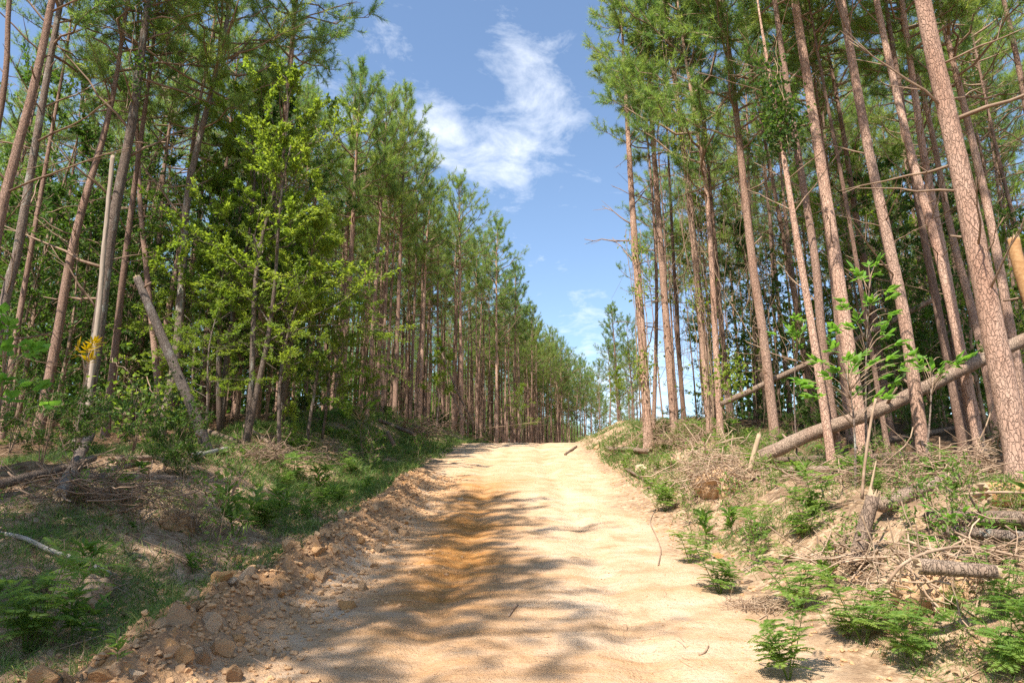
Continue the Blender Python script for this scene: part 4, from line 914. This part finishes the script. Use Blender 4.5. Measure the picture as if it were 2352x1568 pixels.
for (px, py, s, v, lab) in [(1838, 1400, 1.0, 1, 'brightest feathery weed in the middle of the right bank'), (1870, 1190, 1.15, 3, 'large feathery weed below the level logs'), (1735, 1240, 1.0, 0, 'feathery weed left of the large one below the logs'), (1530, 1175, 1.0, 3, 'feathery weed highest on the right bank, by the root wad'),
                            (1622, 1250, 0.9, 5, 'broad-leaved weed on the right bank below the root wad'), (1585, 1295, 0.9, 0, 'weed at the foot of the right bank, farthest from the camera'), (1655, 1365, 0.95, 3, 'bushy weed on the edge of the track, right'), (1810, 1560, 0.9, 3, 'bushy weed at the bottom right edge of the track'),
                            (1985, 1480, 0.95, 1, 'feathery weed in front of the root plate'), (2110, 1540, 0.85, 0, 'grey-green weed at the bottom edge below the root plate'), (2310, 1420, 0.9, 2, 'feathery weed at the right edge below the logs'), (2330, 1560, 0.8, 3, 'weed in the bottom right corner'),
                            (1905, 1310, 0.7, 4, 'lance-leaved weed left of the broken stump'), (1730, 1310, 0.8, 7, 'leafy weed in the middle of the weedy right bank'), (1690, 1180, 0.9, 8, 'leafy seedling under the root wad'), (2180, 1200, 0.9, 9, 'seedling growing between the snapped log and the orange log'),
                            (540, 1235, 1.35, 6, 'lush leafy weed clump on the shaded left verge'), (600, 1215, 1.2, 3, 'feathery weed right of the lush left clump'), (500, 1255, 1.2, 8, 'leafy weed left of the lush left clump'), (640, 1190, 1.0, 5, 'weed at the far end of the lush left clump'),
                            (165, 1480, 0.8, 6, 'bright young weed low on the left verge'), (60, 1500, 1.2, 3, 'dark feathery weed in the lower left corner'), (270, 1540, 0.45, 4, 'single broad-leaved seedling by the near clods'), (845, 1075, 1.4, 9, 'sunlit weed on the left verge below the pale sapling'),
                            (740, 1130, 1.2, 5, 'weed in the shaded middle of the left verge'), (680, 1110, 1.3, 0, 'feathery weed behind the shaded left verge')]:
    weed(gpx(px, py), s*1.15, v, lab)
for k in range(300):
    right = k < 195
    if right: y = gl.uniform(4.5, 21); s = 0.4+3.2*gl.random(); y = 4.3+17*gl.random()**1.25; x = xroad(y)+HW+s; lab, grp = 'small green weed scattered on the sunny right bank', 'small weeds on the right bank'
    else: y = gl.uniform(5, 30); s = gl.uniform(0.9, 4.0); x = xroad(y)-HW-s; lab, grp = 'small green weed scattered on the left verge', 'small weeds on the left verge'
    weed(gpt(x, y), gl.uniform(0.25, 1.0)*(1 if y < 15 else 1.2), int(gl.choice(10, p=[.07, .07, .07, .07, .1, .1, .1, .14, .14, .14])), lab, grp)
def scatter():
    def blades(n, ymax, side, lo, hi, thr, L, mat, name, label, flat=0.0, w=0.007, seed=0.0, ymin=3.8):
        y = ymin+(ymax-ymin)*rng.random(n)**1.3; s = rng.uniform(lo, hi, n); x = xroad(y)+side*(HW+s)
        k = fbm(x*0.9, y*0.9, 3, 70+seed)+0.25*rng.normal(size=n) > thr; x, y = x[k], y[k]; n = len(x); z = G(x, y)
        d = rng.normal(size=(n, 3))*np.array([1, 1, 0.2]); d[:, 2] = np.abs(d[:, 2])+ (0.02 if flat else 1.0); d = norm(d)
        ln = rng.uniform(0.5, 1.2, n)[:, None]*L*np.clip(0.8+y/25, 0.9, 1.6)[:, None]; b_ = np.stack([x, y, z+(0.012 if flat else 0)], 1); sv = perp(d)*w*np.clip(y/7, 0.8, 3)[:, None]*0.5
        if flat: sv[:, 2] *= 0.3
        m_ = b_+d*ln*0.6; tip = b_+d*ln+np.stack([d[:, 0], d[:, 1], -0.35+0*d[:, 0]], 1)*ln*(0.0 if flat else 0.35)
        V_ = np.stack([b_-sv, b_+sv, m_+sv*0.7, m_-sv*0.7, tip], 1); q = np.arange(n)[:, None]*5
        mb = MB(); mb.add(V_.reshape(-1, 3), q+np.array([3, 2, 4]), q+np.array([0, 1, 2, 3]), np.repeat(rng.random(n), 5)); o = mb.obj(name, M[mat]); o['kind'] = 'stuff'; o['label'] = label; o['category'] = 'grass' if not flat else 'litter'
    blades(170000, 30, -1, 0.55, 5.2, 0.17, 0.16, 'grass', 'grass', 'short green grass in patches on the shaded left verge')
    blades(46000, 24, 1, 0.4, 4.0, 0.2, 0.13, 'grass', 'grass', 'sparse green grass on the sunny right bank', seed=3)
    blades(16000, 46, -1, 0.2, 4.0, 0.0, 0.16, 'grass', 'grass', 'green grass along the left lip of the track crest', seed=5, ymin=21)
    blades(9000, 40, 1, 0.3, 5.0, 0.05, 0.16, 'grass', 'grass', 'green grass along the right lip of the track crest', seed=6, ymin=17)
    blades(26000, 24, 1, 0.6, 7.0, 0.0, 0.20, 'dry_grass', 'pine_straw', 'brown pine straw strewn over the right bank', 1.0, 0.005, 8)
    blades(30000, 24, -1, 0.7, 9.0, -0.1, 0.20, 'dry_grass', 'pine_straw', 'brown pine straw strewn over the left verge', 1.0, 0.005, 9)
    n = 9000; y = 3.8+22*rng.random(n)**1.3; side = np.where(rng.random(n) < 0.6, -1, 1); x = xroad(y)+side*(HW+rng.uniform(0.5, 6, n)); mb = MB()
    leaves(mb, np.stack([x, y, G(x, y)+0.012], 1), rng.normal(size=(n, 3))*np.array([1, 1, 0.15]), 0.07, 0.55, up=3.0); o = mb.obj('leaf_litter', M['dry_grass']); o['kind'] = 'stuff'; o['label'] = 'dry brown leaves strewn on both banks'; o['category'] = 'litter'
    mb = MB()
    def sticks(n, side, lo, hi, y0, y1, L, r):
        for _ in range(n):
            y = y0+(y1-y0)*rng.random()**1.3; x = float(xroad(y))+side*(HW+rng.uniform(lo, hi)); l = rng.uniform(*L); az = rng.uniform(0, 6.28); t = np.linspace(-0.5, 0.5, 5)
            P = np.stack([x+np.cos(az)*t*l, y+np.sin(az)*t*l, 0*t], 1); P[:, :2] += rng.normal(size=2)*(t**2)[:, None]*l*0.5; P[:, 2] = G(P[:, 0], P[:, 1])+0.01+rng.uniform(0, 0.05); tube(mb, P, rng.uniform(*r)*np.linspace(1, 0.4, 5), 3, caps=False)
    sticks(750, 1, 0.8, 7, 4, 22, (0.2, 0.9), (0.003, 0.010)); sticks(650, -1, 0.9, 8, 4, 26, (0.2, 1.0), (0.003, 0.011)); sticks(130, 1, -3.9, 0.3, 4, 14, (0.06, 0.3), (0.0015, 0.004))
    o = mb.obj('twig_litter', M['twig']); o['kind'] = 'stuff'; o['label'] = 'dead twigs strewn over both banks'; o['category'] = 'litter'
scatter()

# ------------------------------------------------------------------ large-leaved saplings, every leaf its own piece
def leaf_mesh(name, mat, L=1.0, W=0.42):
    xs = np.array([0, 0.18, 0.4, 0.62, 0.82, 1.0])*L; ws = np.array([0.03, 0.30, 0.5, 0.42, 0.22, 0.0])*W; mb = MB(); V_ = []
    for x, w_ in zip(xs, ws): V_ += [[0, -w_, x], [-0.06*math.sin(x*2.5), 0, x], [0, w_, x]]
    V_ = np.array(V_); V_[:, 0] += 0.16*V_[:, 2]**2; V_[::3, 0] += 0.07*abs(V_[::3, 1])*2; V_[2::3, 0] += 0.07*abs(V_[2::3, 1])*2; q = []
    for i in range(5):
        for j in range(2): q.append([i*3+j, i*3+j+1, i*3+j+4, i*3+j+3])
    mb.add(V_, None, q); return mb.mesh(name, M[mat])
LEAF = leaf_mesh('leaf', 'big_leaf'); LEAFY = leaf_mesh('leaf', 'yellow_leaf', 1, 0.36); LEAFH = leaf_mesh('leaf', 'big_leaf', 1, 0.62)
def compound(label, base, Y, spots, L, mesh=LEAF, nl=6, mat='bark_grey', name='sapling', br=0.007, cat='sapling', stem_r=0.02):
    """spots: pixels of leaf sprays; a stem rises from the ground, a branch goes to each spray"""
    spots = list(spots)+[(px+gl.normal()*14*9/Y, py+gl.normal()*14*9/Y) for px, py in spots]; W = np.array([at(px, py, Y+gl.uniform(-0.45, 0.45)) for px, py in spots]); b0 = gpt(*at(base[0], base[1], Y)[:2]); root = thing(name, label, cat, b0)
    top = W[W[:, 2].argmax()]-b0; cen = W.mean(0)-b0; P = smooth_path([[0, 0, -0.1], [cen[0]*0.5, cen[1]*0.5, cen[2]*0.6], [top[0]*0.6+cen[0]*0.4, top[1]*0.6+cen[1]*0.4, top[2]*0.92]], 16)
    mb = MB(); tube(mb, P, np.linspace(stem_r, stem_r*0.3, 16), 6); stem = mb.obj('stem', M[mat], root)
    for w_ in W:
        e = w_-b0; j = int(np.argmin(np.linalg.norm(P-(e-np.array([0, 0, 0.35])), axis=1))); s0 = P[j]; d = e-s0
        mb = MB(); tube(mb, smooth_path([s0, s0+d*0.5+np.array([0, 0, 0.08]), e], 6), np.linspace(br, br*0.35, 6), 4); bo = mb.obj('branch', M['twig'], root)
        d = norm(d); side = norm(np.cross(d, [0, 0, 1.0])+1e-6)
        for k in range(nl):
            ang = (k-(nl-1)/2)/(nl/2)*1.25; dv = norm(d*math.cos(ang)+side*math.sin(ang)+np.array([0, 0, gl.uniform(-0.45, 0.15)])+gl.normal(size=3)*0.15)
            o = link('leaf', mesh, bo); o.location = e-d*0.05*abs(ang); from mathutils import Matrix, Vector
            z = Vector(dv); x = Vector((0, 0, -1))+Vector(gl.normal(size=3)*0.35); y_ = z.cross(x).normalized(); x = y_.cross(z).normalized(); o.rotation_euler = Matrix((x, y_, z)).transposed().to_euler()
            s = L*gl.uniform(0.7, 1.15)*(1.1-0.25*abs(ang)); o.scale = (s, s, s)
    return root
Z7 = lambda L_: [(1470+x*0.375, 490+y*0.375) for x, y in L_]
compound('large-leaved sapling in sunlight before the stout tan pine', (1985, 1080), 9.4, Z7([(1310, 340), (1450, 300), (1450, 365), (1250, 540), (1330, 650), (1420, 540), (1540, 500), (1560, 600), (1190, 690), (1460, 670), (1510, 750), (1580, 790)]), 0.155, nl=7)
compound('spreading large-leaved sapling low in front of the thin orange stem', (1960, 1085), 9.0, Z7([(1070, 900), (1170, 830), (1280, 890), (1360, 860), (1410, 920), (1300, 960), (1510, 930), (1640, 900), (1600, 950), (1560, 1030), (1050, 1060), (980, 1020), (1090, 1110), (1330, 1090), (1450, 1110), (1200, 960)]), 0.155, nl=7)
compound('large-leaved sapling growing over the leaning log', (2120, 1085), 9.8, Z7([(1730, 880), (1790, 940), (1880, 900), (1950, 910), (1840, 960), (1730, 950), (2020, 880)]), 0.155, nl=7)
compound('yellow-green leafy sapling beside the orange stem', (1830, 1060), 12.0, Z7([(930, 720), (960, 650), (1020, 650), (900, 690), (1000, 710), (960, 760)]), 0.155, nl=7)
compound('large heart-leaved branchlets hanging at the left edge', (-60, 1150), 6.8, [(8, 785), (50, 790), (95, 800), (20, 815), (70, 812), (8, 870), (50, 880), (95, 890), (25, 895), (5, 720), (20, 745)], 0.15, LEAFH, 4)
compound('spray of yellow compound leaves at left', (150, 1180), 8.2, [(200, 800), (220, 785), (180, 797), (205, 815)], 0.13, LEAFY, 6, stem_r=0.008)
compound('young leafy sprout among the logs at the right edge', (2200, 1250), 6.1, [(2130, 1230), (2155, 1210), (2180, 1185), (2255, 1190), (2270, 1215), (2290, 1180), (2215, 1175)], 0.10)
compound('oak seedling with a few browned leaves on the left verge', (835, 1065), 17.5, [(770, 930), (800, 920), (830, 915), (850, 935), (790, 945), (860, 920)], 0.17, LEAFH, 4, stem_r=0.012)

# ------------------------------------------------------------------ vines
def vine(label, path, Y, n, spread, L=0.09, mat='leaf', dry=0, group=None):
    W = smooth_path(np.array([at(px, py, Y) for px, py in path]), 24); b0 = W[0].copy(); root = thing('climbing_vine', label, 'vine', b0, group); mb = MB()
    for k in range(3+dry):
        P = W-b0+rng.normal(size=(24, 3)).cumsum(0)*0.03*spread/0.25+rng.normal(size=3)*spread*0.35; tube(mb, P, rng.uniform(0.004, 0.011), 4, caps=False)
    mb.obj('stem', M['twig'], root); f = MB(); c = rng.integers(0, 24, max(4, n//90)); i = c[rng.integers(0, len(c), n)]
    pos = W[i]-b0+rng.normal(size=(n, 3))*spread*np.array([1, 0.7, 1.1]); leaves(f, pos, rng.normal(size=(n, 3))+np.array([0, -0.3, -0.4]), L, 0.75); f.obj('leaf_foliage', M[mat], root, kind='stuff')
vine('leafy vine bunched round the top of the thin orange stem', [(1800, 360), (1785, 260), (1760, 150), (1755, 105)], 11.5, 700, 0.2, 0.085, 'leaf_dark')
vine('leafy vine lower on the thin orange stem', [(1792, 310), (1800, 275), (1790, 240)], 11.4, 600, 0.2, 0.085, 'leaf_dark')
vine('vine with scattered leaves on the third right pine', [(1633, 960), (1600, 600), (1560, 260), (1540, 60)], 17.9, 800, 0.22, 0.09, dry=5)
vine('vine on the pine at the right lip of the track', [(1489, 970), (1475, 740), (1460, 520)], 18.7, 420, 0.22, 0.09, dry=3)
vine('vine climbing the second right pine near its top', [(1500, 400), (1485, 150), (1478, 20)], 19.2, 420, 0.25, 0.09)
vine('vine sprays between the third and fourth right pines', [(1650, 900), (1680, 850), (1720, 830), (1770, 840)], 15.4, 260, 0.22, 0.10)
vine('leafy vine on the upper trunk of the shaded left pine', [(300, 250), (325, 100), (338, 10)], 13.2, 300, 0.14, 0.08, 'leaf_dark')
vine('vine draped over the bush under the grey stem', [(300, 1000), (340, 960), (300, 900)], 12.0, 500, 0.4, 0.10)
def curtain():
    mb = MB()
    for k in range(280):
        px = rng.uniform(1545, 2100) if k > 150 else rng.uniform(1545, 1810); py = rng.uniform(200, 800); Y = rng.uniform(15.8, 21); a = at(px, py, Y); l = rng.uniform(0.8, 4.0); t = np.linspace(0, 1, 9)[:, None]
        P = a+np.array([rng.normal()*0.25, rng.normal()*0.25, -1.0])*t*l+rng.normal(size=(9, 3)).cumsum(0)*0.05; tube(mb, P, rng.uniform(0.003, 0.008), 3, caps=False)
    o = mb.obj('dry_vine_curtain', M['twig']); o['kind'] = 'stuff'; o['label'] = 'curtain of dry hanging vine stems among the right pines'; o['category'] = 'vines'
curtain()

SHORT = {'thickest pale pine trunk': 'the thickest right-edge trunk',
  'straight pine with rough tan': 'the pine crossing the leaning log',
  'stout tan pine': 'the stout tan pine',
  'shaded dark pine trunk': 'the dark trunk at right',
  'thin orange-barked': 'the thin orange stem',
  'tan pine standing just left': 'the pine by the log foot',
  'pine trunk curving up': 'the curving twin trunk',
  'pine trunk rising close': 'the straighter twin trunk',
  'pine half hidden': 'the half-hidden right-edge pine',
  'slim young stem': 'the slim young right stem',
  'vine-covered pine at': 'the vine-covered lip pine',
  'thin stem leaning away': 'the thin stem by the sky gap',
  'straight tan pine second': 'the second pine from the gap',
  'pine third from': 'the vine-hung third pine',
  'narrow pine fourth': 'the narrow fourth pine',
  'tall shaded pine leaning': 'the tall shaded leaning pine',
  'pine leaning right at the far': 'the far-left leaning pine',
  'leftmost leaning': 'the leftmost leaning trunk',
  'reddish pine stem at': 'the upper-left corner stem',
  'shaded pine with a forking': 'the fork-topped shaded pine',
  'slim shaded trunk': 'the slim shaded trunk',
  'reddish pine behind the bright': 'the reddish open-crowned pine',
  'pine with dead forks': 'the dead-forked pine',
  'pine with a narrow trunk right': 'the narrow pine right of the dead forks',
  'pine whose tufted': 'the tufted high-crowned pine',
  'pine with a lit trunk left': 'the lit trunk at left',
  'pointed tall pine': 'the pointed tall pine',
  'pine with a drooping side': 'the droop-sided pine',
  'pine on the skyline': 'the skyline-step pine',
  'slim bare-stemmed': 'the slim track-end pine',
  'lone slim': 'the lone gap pine'}
def relabel(objs, phrase):
    """tell alike plants apart by the measured trunk they stand beside in the view and how far back they are"""
    heroes = [(px, v) for px, lab in HERO for k, v in SHORT.items() if lab.startswith(k)]
    slot = {}
    for o in objs:
        x, y, z = o.location; px = CX+F*x/(y*CP+(z+3-1.6)*SP); h = min(heroes, key=lambda t: abs(t[0]-px)); slot.setdefault((h[1], 'left' if px < h[0] else 'right'), []).append((y, o))
    words = ['nearest']+[w+' back' for w in 'second third fourth fifth sixth seventh eighth ninth tenth eleventh twelfth thirteenth fourteenth fifteenth sixteenth seventeenth eighteenth nineteenth twentieth twenty-first twenty-second twenty-third twenty-fourth twenty-fifth twenty-sixth twenty-seventh twenty-eighth twenty-ninth thirtieth thirty-first thirty-second thirty-third thirty-fourth'.split()]
    for (h, side), L in slot.items():
        for k, (y, o) in enumerate(sorted(L, key=lambda t: t[0])): o['label'] = '%s just %s of %s%s' % (phrase, side, h, '' if len(L) == 1 else ', '+words[min(k, 33)])
tops = [o for o in C.objects if o.parent is None and 'group' in o]
for grp, phrase in (('pines in the right stand', 'brown background pine'), ('pines in the dark left wood', 'shaded background pine'), ('pines in the left stand', 'slender background pine'), ('understorey trees in the left wood', 'dim leafy tree'),
                    ('understorey trees in the right stand', 'green understorey tree'), ('low bushes in the right stand', 'low bush'), ('low bushes along the left stand', 'low bush'), ('shrubs deep in the left stand', 'deep-set leafy shrub'), ('far pines left of the track end', 'thin far pine'), ('far pines in the right stand', 'thin far pine'), ('distant pines in the sky gap', 'spindly distant pine')):
    relabel([o for o in tops if o['group'] == grp], phrase)
